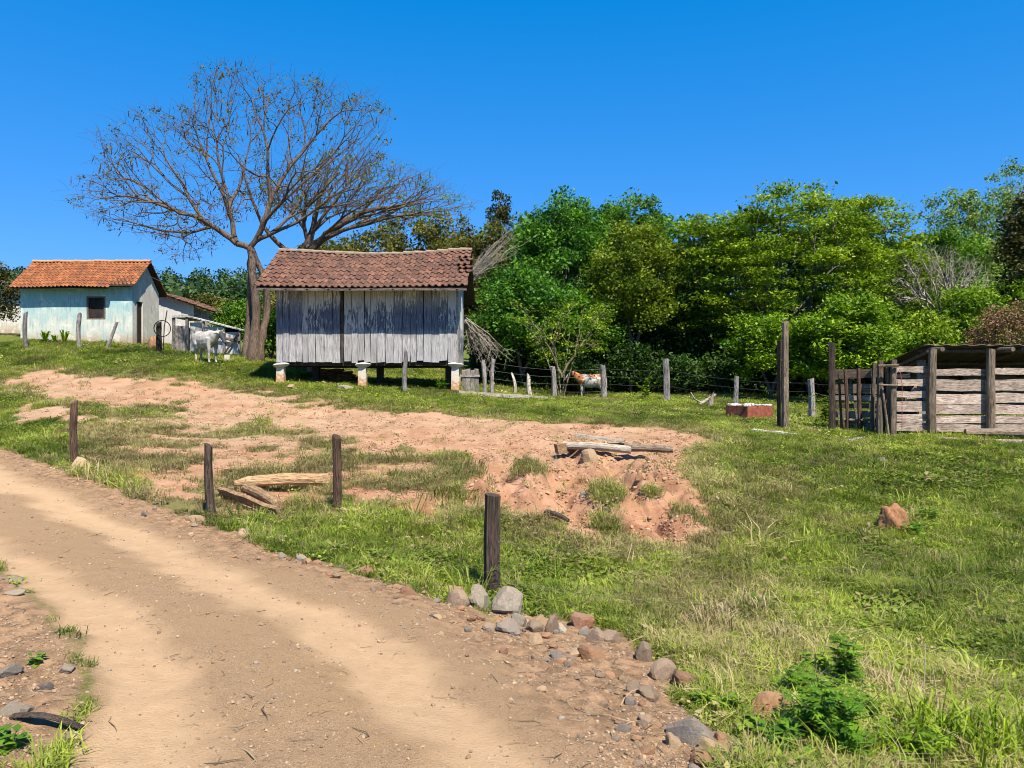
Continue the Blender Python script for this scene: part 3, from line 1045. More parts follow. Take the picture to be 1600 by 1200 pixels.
def build_granary():
    y0, y1 = 27.0, 30.8
    xl, xr = -8.38, -1.99
    zb, zt = .80, 3.42
    g = thing('granary', 'granary of flaking white boards raised on short pillars under a sagging brown tile roof', 'granary', (0, 0, 0))
    r = random.Random(4)
    # front boards
    n = 25
    ws = [r.uniform(.8, 1.2) for _ in range(n)]
    ws[9] = .5
    tot = sum(ws)
    x = xl
    for i in range(n):
        w = ws[i] / tot * (xr - xl)
        bot = zb + r.uniform(-.05, .04)
        # the tenth board is a narrow dark one beside a gap
        narrow = .86 if i == 9 else 1.0
        me = plank_mesh('plank', zt - bot, (w - .014) * narrow, .025, M_BOARD if i != 9 else M_SLIT, 'Z', 100 + i, 1.0, 5)
        put('plank', me, g, (x + w / 2 - (w * .04 if i == 9 else 0), y0 - .013 + r.uniform(-.008, .008), bot), (r.uniform(-.004, .004), r.uniform(-.006, .006), r.uniform(-.02, .02)))
        x += w
    # corner board and side cladding (a thin sliver in the photograph)
    put('corner_post', plank_mesh('corner_post', zt - zb, .10, .09, M_GREY_Z, 'Z', 77), g, (xr + .035, y0 + .03, zb - .02))
    mb = MB()
    for k in range(17):
        w = (y1 - y0 - .1) / 17
        mb.box((xr + r.uniform(-.008, .008), y0 + .12 + (k + .5) * w, (zb + zt + .9) / 2 - .2), (.024, w - .012, zt - zb + .55 + .06 * math.sin(k)))
    so = put('side_cladding', mb.mesh('side_cladding', M_BOARD), g); so['kind'] = 'stuff'
    mb = MB()
    mb.box(((xl + xr) / 2, y1, (zb + zt) / 2), (xr - xl, .03, zt - zb)).box((xl, (y0 + y1) / 2, (zb + zt) / 2), (.03, y1 - y0 - .1, zt - zb))
    put('rear_walls', mb.mesh('rear_walls', M_GREY_Z), g)
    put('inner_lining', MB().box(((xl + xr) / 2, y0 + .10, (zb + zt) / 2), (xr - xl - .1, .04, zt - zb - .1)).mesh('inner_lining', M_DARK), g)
    put('floor_deck', MB().box(((xl + xr) / 2, (y0 + y1) / 2 + .08, zb + .06), (xr - xl - .05, y1 - y0 - .2, .12)).mesh('floor_deck', M_DARKWOOD), g)
    for yy in (y0 + .16, (y0 + y1) / 2, y1 - .16):
        put('floor_beam', MB().box(((xl + xr) / 2, yy, zb - .075), (xr - xl + .06, .17, .15)).mesh('floor_beam', M_DARKWOOD), g)
    # gable triangles
    ym, zr = 28.95, 5.05
    for xx in (xl, xr):
        mb = MB()
        a = [(xx - .012, y0 + .05, zt - .03), (xx - .012, y1 - .05, zt - .03), (xx - .012, ym, zr - .25)]
        b = [(p[0] + .024, p[1], p[2]) for p in a]
        mb.add(a + b, [(0, 2, 1), (3, 4, 5), (0, 1, 4, 3), (1, 2, 5, 4), (2, 0, 3, 5)])
        put('gable', mb.mesh('gable', M_GREY_Z), g)
    # roof
    ex0, ex1 = -8.88, -1.55
    ye, ze = 26.10, 3.34
    sag = lambda x: -.17 * math.sin(math.pi * np.clip((x - ex0) / (ex1 - ex0), 0, 1)) ** 1.3 + .05 * (x - ex0) / (ex1 - ex0)
    mb = MB()
    NX = 12
    und = []
    for i in range(NX + 1):
        xx = ex0 + .06 + (ex1 - ex0 - .12) * i / NX
        s = float(sag(xx))
        prof = [(ye + .05, ze - .01 + s * .35), (ym, zr - .04 + s), (ym * 2 - ye - .05, ze - .01 + s * .35)]
        und.append([(xx, prof[0][0], prof[0][1]), (xx, prof[1][0], prof[1][1]), (xx, prof[2][0], prof[2][1]),
                    (xx, prof[2][0], prof[2][1] - .05), (xx, prof[1][0], prof[1][1] - .06), (xx, prof[0][0], prof[0][1] - .05)])
    mb.loft(und)
    rf = put('roof', mb.mesh('roof', M_DARKWOOD), g)
    dy, dz = ym - ye, zr - ze
    sl = math.hypot(dy, dz)
    pit = math.atan2(dz, dy)
    courses, cols = 9, 33
    w = (ex1 - ex0) / cols
    tv, tf = tile_verts(w * 1.07, sl / courses * 1.25, .028)
    tm = np_mesh('tile', tv, tf, M_TILE_OLD)
    for i in range(courses):
        for j in range(cols):
            xx = ex0 + (j + .5) * w
            s = float(sag(xx)) * (.35 + .65 * i / courses)
            edge = j >= cols - 2 and i in (3, 4, 6)
            put('tile', tm, rf, (xx + r.uniform(-.012, .012) + (.06 if edge else 0), ye + dy * i / courses + r.uniform(-.012, .012), ze + dz * i / courses + s + .045 + r.uniform(-.006, .01) + (.03 if edge else 0)),
                (pit - .085 + r.uniform(-.02, .02) - (.18 if edge else 0), r.uniform(-.05, .05), r.uniform(-.04, .04) + (r.uniform(-.3, .1) if edge else 0)))
    rm = ridge_mesh(M_RIDGE_OLD, .47, .12)
    nr_ = 17
    for i in range(nr_):
        xx = ex0 + (ex1 - ex0) * i / nr_
        put('ridge_tile', rm, rf, (xx, ym, zr + float(sag(xx)) + .035), (0, r.uniform(-.03, .03), r.uniform(-.05, .05)), (1, 1, r.uniform(.9, 1.1)))
    tile_field('rear_tiles', M_TILE_OLD, ex0, ex1, 2 * ym - ye, ze, ym, zr, 9, 33, rf, sag, 5)

    # eave board
    put('eave_board', plank_mesh('eave_board', ex1 - ex0 - .1, .08, .03, m_wood('eave_board_wood', (.17, .14, .12), (.07, .055, .05), 'X'), 'X', 9), g, (ex0 + .08, ye + .04, ze - .075))
    for i in range(10):
        xx = ex0 + .35 + i * (ex1 - ex0 - .7) / 9
        put('rafter', MB().box((xx, ye + .48, ze + .16), (.07, 1.05, .09), (pit, 0, 0)).mesh('rafter', M_DARKWOOD), g)
    # pillars with flaring stone caps
    for k, (px, py) in enumerate([(xl + .18, y0), (-5.30, y0), (xr - .02, y0), (xl + .3, y1 - .3), (-5.3, y1 - .3), (xr - .2, y1 - .3), (xl + 1.0, 28.6), (-5.0, 28.8), (-2.4, 28.8)]):
        zg = gz(px, py)
        hh = .60 - zg
        rp = r.uniform(.125, .145)
        if py == y0:
            rings = [[(sx * rp * q, sy * rp * q, z) for sx, sy in ((-1, -1), (1, -1), (1, 1), (-1, 1))] for z, q in ((-.15, 1.12), (hh * .4, 1.02), (hh * .75, .98), (hh + .02, .95))]
            pil = put('pillar', MB().loft(rings).mesh('pillar', M_PILLAR), g, (px, py - .06, zg))
            cap = []
            for (z, q) in ((0, .60), (.05, .95), (.10, 1.08), (.14, .88), (.155, .5)):
                cap.append([(math.cos(a) * .27 * q * (1 + .07 * math.sin(3 * a + k)), math.sin(a) * .24 * q, z + .02 * math.cos(a + k)) for a in np.linspace(0, 2 * math.pi, 15)[:-1]])
            put('cap', MB().loft(cap).mesh('cap', M_LIME), pil, (0, -.02, hh - .01))
        else:
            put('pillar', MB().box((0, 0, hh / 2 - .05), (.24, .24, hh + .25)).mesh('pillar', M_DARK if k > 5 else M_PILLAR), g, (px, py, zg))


def m_pillar():
    k = NT('limewashed_brick')
    co = k.coord()
    z = k.n('SeparateXYZ', Vector=co).outputs[2]
    n1 = k.noise(co, 9, 5, .6)
    f = k.math('ADD', k.math('MULTIPLY', z, 1.1), n1)
    c = k.mix(k.ramp(f, .72, 1.0), k.mix(k.ramp(n1, .4, .65), (.36, .19, .09), (.47, .29, .165)), (.50, .43, .35))
    k.col(c)
    k.bump(n1, .5, .03)
    return k.m


M_PILLAR = m_pillar()
build_granary()


# ------------------------------------------------------------------ cottage, outbuilding, lean-to
def m_plaster(name, main, low, stain, z0, z1):
    k = NT(name)
    co = k.coord()
    z = k.n('SeparateXYZ', Vector=co).outputs[2]
    n1 = k.noise(co, 1.6, 6, .65)
    n2 = k.noise(co, 9.0, 6, .7)
    n3 = k.noise(k.mapping(co, (5, 5, .6)), 2.0, 5, .6)
    c = k.mix(k.ramp(n1, .38, .66), main, tuple(x * .84 for x in main))
    f = k.math('ADD', z, k.math('MULTIPLY', k.math('SUBTRACT', n1, .5), 1.1))
    c = k.mix(k.ramp(f, z1, z0, 0, .9), c, low)
    f2 = k.math('ADD', z, k.math('MULTIPLY', k.math('SUBTRACT', n2, .5), .9))
    c = k.mix(k.ramp(f2, .80, .25, 0, .85), c, stain)
    c = k.mix(k.ramp(n3, .50, .68, 0, .6), c, tuple(x * .5 for x in main))
    c = k.mix(k.ramp(n2, .62, .72, 0, .7), c, (.30, .27, .24))
    c = k.mix(k.ramp(n1, .54, .60, 0, .55), c, tuple(x * .9 for x in main))
    c = k.mix(k.ramp(n1, .44, .39, 0, .5), c, tuple(min(.62, x * 1.25) for x in low))
    k.col(c)
    k.bump(n2, .35, .02)
    return k.m


M_PL_BLUE = m_plaster('faded_blue_limewash', (.30, .47, .49), (.50, .495, .44), (.34, .22, .12), 1.3, 2.3)  # faded paint; blue deepened for eave shade, cream put in for sunlit wall
M_PL_CREAM = m_plaster('cream_plaster', (.54, .51, .45), (.56, .52, .45), (.36, .24, .15), .3, .9)
M_PL_WHITE = m_plaster('white_limewash', (.52, .495, .48), (.48, .445, .42), (.36, .27, .19), .3, .9)


def build_cottage():
    x0, x1, y0, y1 = -25.9, -20.0, 40.0, 43.0
    zb = 2.0
    zt = 5.12
    c = thing('cottage', 'small limewashed cottage with faded blue front, dark window and orange tile roof', 'house', (0, 0, zb))
    ym, zr = 41.45, 6.66 - zb
    ze = zt - zb
    t = .16
    # walls with a window opening in the front and a door opening in the gable end
    wx0, wx1, wz0, wz1 = -22.42, -21.42, 1.40, 2.62
    mb = MB()
    mb.box(((x0 + wx0) / 2, y0 + t / 2, ze / 2 - .3), (wx0 - x0, t, ze + .6))
    mb.box(((wx1 + x1) / 2, y0 + t / 2, ze / 2 - .3), (x1 - wx1, t, ze + .6))
    mb.box(((wx0 + wx1) / 2, y0 + t / 2, (wz0 - .6) / 2), (wx1 - wx0, t, wz0 + .6))
    mb.box(((wx0 + wx1) / 2, y0 + t / 2, (wz1 + ze) / 2), (wx1 - wx0, t, ze - wz1))
    put('front_wall', mb.mesh('front_wall', M_PL_BLUE), c)
    dy0, dy1, dz1 = 40.42, 41.12, 2.42
    mb = MB()
    xg = x1 - t / 2
    mb.box((xg, (y0 + t + dy0) / 2, ze / 2 - .3), (t, dy0 - y0 - t, ze + .6))
    mb.box((xg, (dy1 + y1 - t) / 2, ze / 2 - .3), (t, y1 - t - dy1, ze + .6))
    mb.box((xg, (dy0 + dy1) / 2, (dz1 + ze) / 2), (t, dy1 - dy0, ze - dz1))
    a = [(x1 - t, y0 + .02, ze), (x1 - t, y1 - .02, ze), (x1 - t, ym, zr - .12)]
    b = [(x1, p[1], p[2]) for p in a]
    mb.add(a + b, [(0, 2, 1), (3, 4, 5), (0, 1, 4, 3), (1, 2, 5, 4), (2, 0, 3, 5)])
    put('gable_wall', mb.mesh('gable_wall', M_PL_CREAM), c)
    mb = MB()
    mb.box(((x0 + x1) / 2, y1 - t / 2, ze / 2 - .3), (x1 - x0, t, ze + .6)).box((x0 + t / 2, (y0 + y1) / 2, ze / 2 - .3), (t, y1 - y0 - 2 * t, ze + .6))
    a = [(x0, y0 + .02, ze), (x0, y1 - .02, ze), (x0, ym, zr - .12)]
    b = [(x0 + t, p[1], p[2]) for p in a]
    mb.add(a + b, [(0, 2, 1), (3, 4, 5), (0, 1, 4, 3), (1, 2, 5, 4), (2, 0, 3, 5)])
    put('rear_walls', mb.mesh('rear_walls', M_PL_WHITE), c)
    # window
    w = put('window', MB().box((0, 0, (wz1 - wz0) / 2), (wx1 - wx0 - .02, .03, wz1 - wz0 - .02)).mesh('window', M_DOOR), c, ((wx0 + wx1) / 2, y0 + .10, wz0))
    mb = MB()
    hw, hh = (wx1 - wx0) / 2, wz1 - wz0
    mb.box((-hw + .05, 0, hh / 2), (.09, .08, hh - .004)).box((hw - .05, 0, hh / 2), (.09, .08, hh - .004)).box((0, 0, .045), (2 * hw - .2, .08, .08)).box((0, 0, hh - .045), (2 * hw - .2, .08, .08))
    put('frame', mb.mesh('frame', m_wood('window_frame_wood', (.19, .15, .13), (.09, .07, .06), 'Z')), w, (0, -.06, 0))
    for i in range(5):
        put('plank', plank_mesh('plank', hh - .2, .145, .025, M_DOOR, 'Z', 40 + i), w, (-.32 + i * .16, -.035, .10))
    d = put('door', MB().box((0, 0, dz1 / 2 - .02), (.04, dy1 - dy0 - .02, dz1 - .02)).mesh('door', M_DOOR), c, (x1 - .09, (dy0 + dy1) / 2, 0))
    put('door_post', MB().box((0, 0, dz1 / 2), (.07, .07, dz1 - .03)).mesh('door_post', M_GREY_Z), c, (x1 - .03, dy0 + .042, 0))
    # roof
    ex0, ex1 = -26.15, -19.72
    ye, zee = 39.42, 5.03 - zb
    mb = MB()
    prof = [(ye + .04, zee - .02), (ym, zr - .03), (2 * ym - ye - .04, zee - .02), (2 * ym - ye - .04, zee - .07), (ym, zr - .10), (ye + .04, zee - .07)]
    cut = -21.02                                       # past here the eave stops two courses higher
    py = ye + (ym - ye) * 2 / 9
    pz = zee + (zr - zee) * 2 / 9
    prof2 = [(py - .3, pz - .24), (ym, zr - .03), (2 * ym - ye - .04, zee - .02), (2 * ym - ye - .04, zee - .07), (ym, zr - .10), (py - .3, pz - .29)]
    mb.loft([[(xx,) + p for p in prof] for xx in (ex0 + .05, cut)])
    mb.loft([[(xx,) + p for p in prof2] for xx in (cut + .004, ex1 - .05)])
    rf = put('roof', mb.mesh('roof', M_DARKWOOD), c)
    cols = 31
    wj = (ex1 - ex0) / cols
    tile_field('roof_tiles', M_TILE_NEW, ex0, ex1, ye, zee, ym, zr, 9, cols, rf, lambda x: .03 * math.sin(x * 1.3), 8, lambda i, j: i < 1 and ex0 + (j + .5) * wj > cut)
    tile_field('rear_tiles', M_TILE_NEW, ex0, ex1, 2 * ym - ye, zee, ym, zr, 9, cols, rf, lambda x: 0, 9)
    rm = ridge_mesh(M_RIDGE_NEW, .40, .11)
    for i in range(17):
        put('ridge_tile', rm, rf, (ex0 + i * (ex1 - ex0 - .02) / 17, ym, zr + .03 + random.uniform(-.01, .015)), (0, random.uniform(-.03, .03), random.uniform(-.04, .04)))


build_cottage()


def build_outbuilding():
    zb = 1.9
    o = thing('outbuilding', 'low white outbuilding with a one-sided red tile roof behind the cottage', 'shed', (0, 0, zb))
    x0, x1, y0, y1 = -21.2, -17.75, 45.0, 49.0
    z0, z1 = 5.45 - zb, 4.25 - zb
    xs = -18.85
    zs = z0 + (z1 - z0) * (xs - x0) / (x1 - x0)
    a = [(x0, y0, -.6), (xs, y0, -.6), (xs, y0, zs), (x0, y0, z0)]
    b = [(p[0], p[1] + .16, p[2]) for p in a]
    put('front_wall', MB().loft([a, b]).mesh('front_wall', M_PL_WHITE), o)
    n = 6
    for i in range(n):
        w = (x1 - xs) / n
        xa = xs + i * w
        h = z0 + (z1 - z0) * (xa + w / 2 - x0) / (x1 - x0)
        put('plank', plank_mesh('plank', h - .1, w - .015, .03, M_GREY_Z, 'Z', 300 + i), o, (xa + w / 2, y0 + .05, 0))
    mb = MB().box((x1, (y0 + y1) / 2, z1 / 2 - .25), (.12, y1 - y0 - .4, z1 + .5)).box(((x0 + x1) / 2, y1 - .08, z1 / 2), (x1 - x0 - .2, .14, z1 + .6))
    put('rear_walls', mb.mesh('rear_walls', M_PL_CREAM), o)
    sl = (z1 - z0) / (x1 - x0)
    xa, xb = x0 - .1, x1 + .75
    za, zb_ = z0 + sl * -.1 + .10, z0 + sl * (xb - x0) + .10
    rr = [[(xa, y, za), (xb, y, zb_), (xb, y, zb_ - .07), (xa, y, za - .07)] for y in (y0 - .35, y1 + .2)]
    rf = put('roof', MB().loft(rr).mesh('roof', M_DARKWOOD), o)
    # tiles: courses run down along +x, so the field is built along x and turned
    t = tile_field('roof_tiles', M_TILE_OLD, 0, y1 - y0 + .6, 0, 0, xb - xa + .1, za - zb_, 11, 19, rf, lambda x: .03 * math.sin(x * 2), 21)
    t.location = (xb + .06, y0 - .4, zb_ - .02)
    t.rotation_euler = (0, 0, R(90))


build_outbuilding()


def build_lean_to():
    bx = gd(288, 36.5)
    z = bx[2]
    L = thing('lean_to', 'ramshackle lean-to with sloping slab roof and grey plank door behind the white cow', 'lean-to', (0, 0, 0))
    P = lambda u, v, d=36.5: Vector(W(u, v, d))
    tl, tr = P(270, 492), P(377, 515)
    el = P(291, 493)
    dep = 1.9
    # the little flat slab over the door, then the long sloping roof sheet
    put('door_slab', MB().loft([[tl + Vector((0, y, 0)), el + Vector((0, y, .02)), el + Vector((0, y, -.10)), tl + Vector((0, y, -.14))] for y in (-.1, dep)]).mesh('door_slab', M_LIME), L)
    put('roof_sheet', MB().loft([[el + Vector((.02, y, 0)), tr + Vector((0, y, 0)), tr + Vector((0, y, -.05)), el + Vector((.02, y, -.05))] for y in (-.12, dep)]).mesh('roof_sheet', M_LIME), L)
    def upright(u, vtop, w=.12, mat=M_GREY_Z, dd=36.5, vb=None):
        p = P(u, vtop, dd)
        g_ = gz(p.x, p.y) if vb is None else P(u, vb, dd).z
        put('upright', plank_mesh('upright', p.z - g_ + .1, w, .10, mat, 'Z', int(u)), L, (p.x, p.y, g_ - .1))
    for u, vt in ((271.5, 497), (292.5, 498), (318, 502), (350, 512), (374, 518)):
        upright(u, vt, .13 if u < 300 else .10)
    # grey plank door
    a = P(274, 509); b = P(290, 509)
    g_ = gz(a.x, a.y)
    for i in range(3):
        w = (b.x - a.x) / 3
        put('plank', plank_mesh('plank', a.z - g_ + .05, w - .012, .03, M_GREY_Z, 'Z', 500 + i), L, (a.x + (i + .5) * w, a.y + .02, g_ - .05))
    # whitewashed panels
    for (u0, v0, u1, v1, dd) in ((297, 504, 315, 548, 36.62), (320, 511, 349, 550, 36.60), (353, 519, 373, 553, 36.58)):
        p, q = P(u0, v0, dd), P(u1, v1, dd)
        put('panel', MB().box(((p.x + q.x) / 2, p.y, (p.z + q.z) / 2 - .2), (q.x - p.x, .05, p.z - q.z + .4)).mesh('panel', M_PL_WHITE if u0 > 300 else M_PL_CREAM), L)
    for (ua, va, ub, vb) in ((318, 521, 376, 533), (352, 529, 373, 534), (352, 552, 374, 521)):
        p, q = P(ua, va), P(ub, vb)
        put('rail', MB().tube([p + Vector((0, -.09, 0)), q + Vector((0, -.09, 0))], .05, 5).mesh('rail', M_POST_TAN), L)
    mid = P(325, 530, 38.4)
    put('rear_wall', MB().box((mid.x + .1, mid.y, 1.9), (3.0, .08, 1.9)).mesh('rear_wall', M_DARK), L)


build_lean_to()


def build_far_shed():
    p = Vector(W(8, 445, 47))
    s = thing('far_shed', 'dark shed roof with grey wall peeping out behind the far end of the cottage', 'shed', (p.x, p.y, gz(p.x, p.y)))
    h = p.z - s.location.z
    put('wall', MB().box((-.6, 1.2, h / 2 - .2), (3.4, 2.0, h + .2)).mesh('wall', M_PL_CREAM), s)
    rr = [[(x, -.5, h - .05), (x, 2.9, h + .55), (x, 2.9, h + .47), (x, -.5, h - .13)] for x in (-2.8, 1.6)]
    put('roof', MB().loft(rr).mesh('roof', M_METAL), s)


build_far_shed()

# ------------------------------------------------------------------ trees
M_BARK = m_wood('grey_brown_bark', (.20, .165, .135), (.065, .052, .045), 'Z', grain=.6, tintvar=.2)
M_BARK_DARK = m_wood('dark_bark', (.095, .075, .062), (.035, .028, .025), 'Z', grain=.6, tintvar=.2)
M_BARK_PALE = m_wood('pale_bark', (.42, .37, .31), (.20, .17, .14), 'Z', grain=.6, tintvar=.2)
M_BARK_TREE = m_wood('flame_tree_bark', (.225, .160, .122), (.088, .064, .050), 'Z', grain=.6, tintvar=.2)
M_BARK_YEL = m_wood('lichen_yellow_bark', (.24, .205, .105), (.11, .09, .05), 'Z', grain=.6, tintvar=.2)


def skeleton(root, d0, tips, r, r_tip, expo=.44, f=(.32, .52), jit=.10, rmax=None):
    """grow a branching fan from root to all the tips; returns a list of (points, radii)"""
    out = []
    tips = np.asarray(tips, float)
    st = [(np.asarray(root, float), np.asarray(d0, float), np.arange(len(tips)), None)]
    while st:
        p, d, idx, rad0 = st.pop()
        n = len(idx)
        rn = r_tip * n ** expo
        if rmax: rn = min(rn, rmax)
        if rad0 is None: rad0 = rn
        T = tips[idx]
        if n == 1:
            q = T[0]
            nd = q - p
            seg = curve(p, d, q, nd + (0, 0, np.linalg.norm(nd) * .15), r, jit * .6)
            out.append((seg, np.linspace(min(rad0, r_tip * 1.3), r_tip * .45, len(seg))))
            continue
        c = T.mean(0)
        u = T - p
        u = u / (np.linalg.norm(u, axis=1, keepdims=True) + 1e-9)
        uu = u - u.mean(0)
        w, V = np.linalg.eigh(uu.T @ uu)
        ax = V[:, 2] + r.normal(0, .25, 3)
        s = uu @ ax
        thr = np.quantile(s, r.uniform(.32, .68)) if n > 3 else np.median(s)
        a, b = idx[s <= thr], idx[s > thr]
        if len(a) == 0 or len(b) == 0:
            a, b = idx[:n // 2], idx[n // 2:]
        for g in (a, b):
            m = len(g)
            cg = tips[g].mean(0)
            ff = (r.uniform(*f) * (1 if m < 40 else .75 if m < 150 else .42 if m < 420 else .25)) if m > 1 else 1.0
            L = np.linalg.norm(cg - p)
            if m > 1:
                q = p + (cg - p) * ff + r.normal(0, jit * L * .35, 3)
                nd = cg - q
                rg = r_tip * m ** expo
                if rmax: rg = min(rg, rmax)
                seg = curve(p, d, q, nd, r, jit)
                r0 = min(rad0, rg * 1.25)
                out.append((seg, np.linspace(r0, rg, len(seg))))
                st.append((q, nd / (np.linalg.norm(nd) + 1e-9), g, rg))
            else:
                st.append((p, d, g, rad0))
    return out


def curve(p, d, q, nd, r, jit):
    L = np.linalg.norm(q - p)
    k = int(np.clip(L / .45, 2, 7)) + 1
    d = d / (np.linalg.norm(d) + 1e-9)
    nd = nd / (np.linalg.norm(nd) + 1e-9)
    t = np.linspace(0, 1, k)[:, None]
    h = (2 * t ** 3 - 3 * t ** 2 + 1) * p + (t ** 3 - 2 * t ** 2 + t) * d * L * .8 + (-2 * t ** 3 + 3 * t ** 2) * q + (t ** 3 - t ** 2) * nd * L * .8
    if k > 2:
        h[1:-1] += r.normal(0, jit * L * .08, (k - 2, 3))
    return h


def tubes_mesh(name, branches, mat, thick=(.05, .018)):
    V, Q = [], []
    o = 0
    for pts, rad in branches:
        n = len(pts)
        s = 8 if rad[0] > .14 else 6 if rad[0] > thick[0] else 4 if rad[0] > thick[1] else 3
        tg = np.gradient(pts, axis=0)
        tg /= np.linalg.norm(tg, axis=1, keepdims=True) + 1e-9
        ref = np.array([.31, .95, .05]) if abs(tg[0][1]) < .8 else np.array([1., .1, .2])
        a = np.cross(tg, ref); a /= np.linalg.norm(a, axis=1, keepdims=True) + 1e-9
        b = np.cross(tg, a)
        th = np.arange(s) * 2 * np.pi / s
        ring = pts[:, None, :] + (a[:, None, :] * np.cos(th)[None, :, None] + b[:, None, :] * np.sin(th)[None, :, None]) * rad[:, None, None]
        V.append(ring.reshape(-1, 3))
        i, j = np.meshgrid(np.arange(n - 1), np.arange(s), indexing='ij')
        j2 = (j + 1) % s
        Q.append(np.stack([i * s + j, i * s + j2, (i + 1) * s + j2, (i + 1) * s + j], -1).reshape(-1, 4) + o)
        o += n * s
    return np_mesh(name, np.concatenate(V), np.concatenate(Q), mat, True)


def leaves_mesh(name, cen, size, mat, r, up=.5, aspect=.55, tint=None, droop=0.0):
    """one small folded-out leaf face per centre"""
    n = len(cen)
    nr = r.normal(0, 1, (n, 3)) + np.array([0, 0, up * 2])
    nr /= np.linalg.norm(nr, axis=1, keepdims=True)
    t = np.cross(nr, r.normal(0, 1, (n, 3)))
    t /= np.linalg.norm(t, axis=1, keepdims=True) + 1e-9
    t[:, 2] -= droop
    s = np.cross(nr, t)
    sz = size * r.lognormal(0, .25, n)[:, None]
    V = np.stack([cen - t * sz * .5, cen + s * sz * aspect * .5 - t * sz * .05, cen + t * sz * .5, cen - s * sz * aspect * .5 - t * sz * .05], 1).reshape(-1, 3)
    Q = np.arange(n * 4).reshape(-1, 4)
    return np_mesh(name, V, Q, mat, False, {'tint': ('FACE', np.clip(tint if tint is not None else r.uniform(0, 1, n), 0, 1))})


def clumps(tips, r, per, rad, flat, size):
    k = r.poisson(per, len(tips))
    idx = np.repeat(np.arange(len(tips)), k)
    n = len(idx)
    v = r.normal(0, 1, (n, 3))
    v /= np.linalg.norm(v, axis=1, keepdims=True)
    rr = rad * r.uniform(.7, 1.35, len(tips))[idx] * r.uniform(0, 1, n) ** .45
    c = tips[idx] + v * rr[:, None] * np.array([1, 1, flat])
    base = r.normal(.47, .26, len(tips))[idx]
    return c, base + r.normal(0, .16, n)


LEAF = dict(
    mid=m_leaf('mid_green_leaves', (.026, .085, .006), (.165, .300, .018)),
    bright=m_leaf('bright_green_leaves', (.048, .120, .005), (.260, .375, .018)),
    yellow=m_leaf('yellow_green_leaves', (.052, .112, .005), (.290, .375, .018)),
    gold=m_leaf('golden_olive_leaves', (.048, .088, .005), (.235, .285, .016)),
    dark=m_leaf('shade_coloured_leaves', (.009, .027, .005), (.050, .105, .012), .25),  # near-black green paints the shade of the grove's interior
    olive=m_leaf('olive_brown_leaves', (.060, .064, .014), (.200, .185, .042)),
    cool=m_leaf('cool_green_leaves', (.018, .080, .008), (.130, .290, .024)),
    pale=m_leaf('pale_green_leaves', (.090, .150, .030), (.270, .360, .075)),
    rust=m_leaf('rust_brown_leaves', (.105, .060, .030), (.270, .155, .085), .2),
    darkolive=m_leaf('dark_olive_leaves', (.030, .035, .010), (.105, .095, .022), .25),
    wood=m_leaf('far_wood_leaves', (.018, .045, .012), (.070, .120, .030), .2),
)


def crown_tips(r, c, rad, n, shell=.62, lobes=9, flatten=1.0):
    """clump centres near the skin of a lumpy crown; never a plain ball"""
    v = r.normal(0, 1, (n * 2, 3))
    v /= np.linalg.norm(v, axis=1, keepdims=True)
    v = v[v[:, 2] > -.75][:n]
    ld = r.normal(0, 1, (lobes, 3)); ld /= np.linalg.norm(ld, axis=1, keepdims=True)
    bump = np.max((v @ ld.T) ** 5 * r.uniform(.5, 1.0, lobes), 1)
    rr = (r.uniform(shell ** 2, 1, len(v)) ** .5) * (.84 + .26 * np.clip(bump, 0, 1))
    return np.asarray(c) + v * rr[:, None] * np.asarray(rad)


N_LEAF = 0


def tree(name, label, u, d, vtop, wpx, leaf, n=110, per=85, size=.15, low=.18, rad=.62, flat=.75, up=.5, bark=None, seed=0, group=None, cat='tree', shell=.6, dep=.8, trunk_r=None, lean=0.0, aspect=.55, r_tip=.012):
    """u, d: where it stands; vtop: the photo row its top reaches; wpx: crown width in photo pixels"""
    global N_LEAF
    r = np.random.default_rng(1000 + seed)
    gx, gy, gzz = gd(u, d)
    top = (600 - vtop) / F * d - gzz
    t = thing(name, label, cat, (gx, gy, gzz - .05), 0, group)
    rx = wpx / F * d / 2
    zlo = top * low
    cz, rz = (top + zlo) / 2, (top - zlo) / 2
    tips = crown_tips(r, (lean, 0, cz), (rx - rad * .2, rx * dep - rad * .2, rz - rad * .3 * flat), n, shell)
    br = skeleton((0, 0, max(.2, zlo * .75)), (lean * .2, 0, 1), tips, r, r_tip, rmax=.30)
    tr = trunk_r or br[0][1][0]
    k = np.linspace(0, 1, 5)
    trunk = np.stack([r.normal(0, .04, 5) * k, r.normal(0, .04, 5) * k, -.2 + k * (max(.2, zlo * .75) + .2)], 1)
    put('trunk', tubes_mesh('trunk', [(trunk, tr * (1.35 - .35 * k))], bark or M_BARK), t)
    put('branches', tubes_mesh('branches', br, bark or M_BARK, (.08, .04)), t)
    c, ti = clumps(tips, r, per * 1.15, rad, flat, size)
    N_LEAF += len(c)
    put('crown', leaves_mesh('crown', c, size, LEAF[leaf], r, up, aspect, ti), t)
    return t


def in_poly(px, py, poly):
    return poly_sdf(px, py, poly)


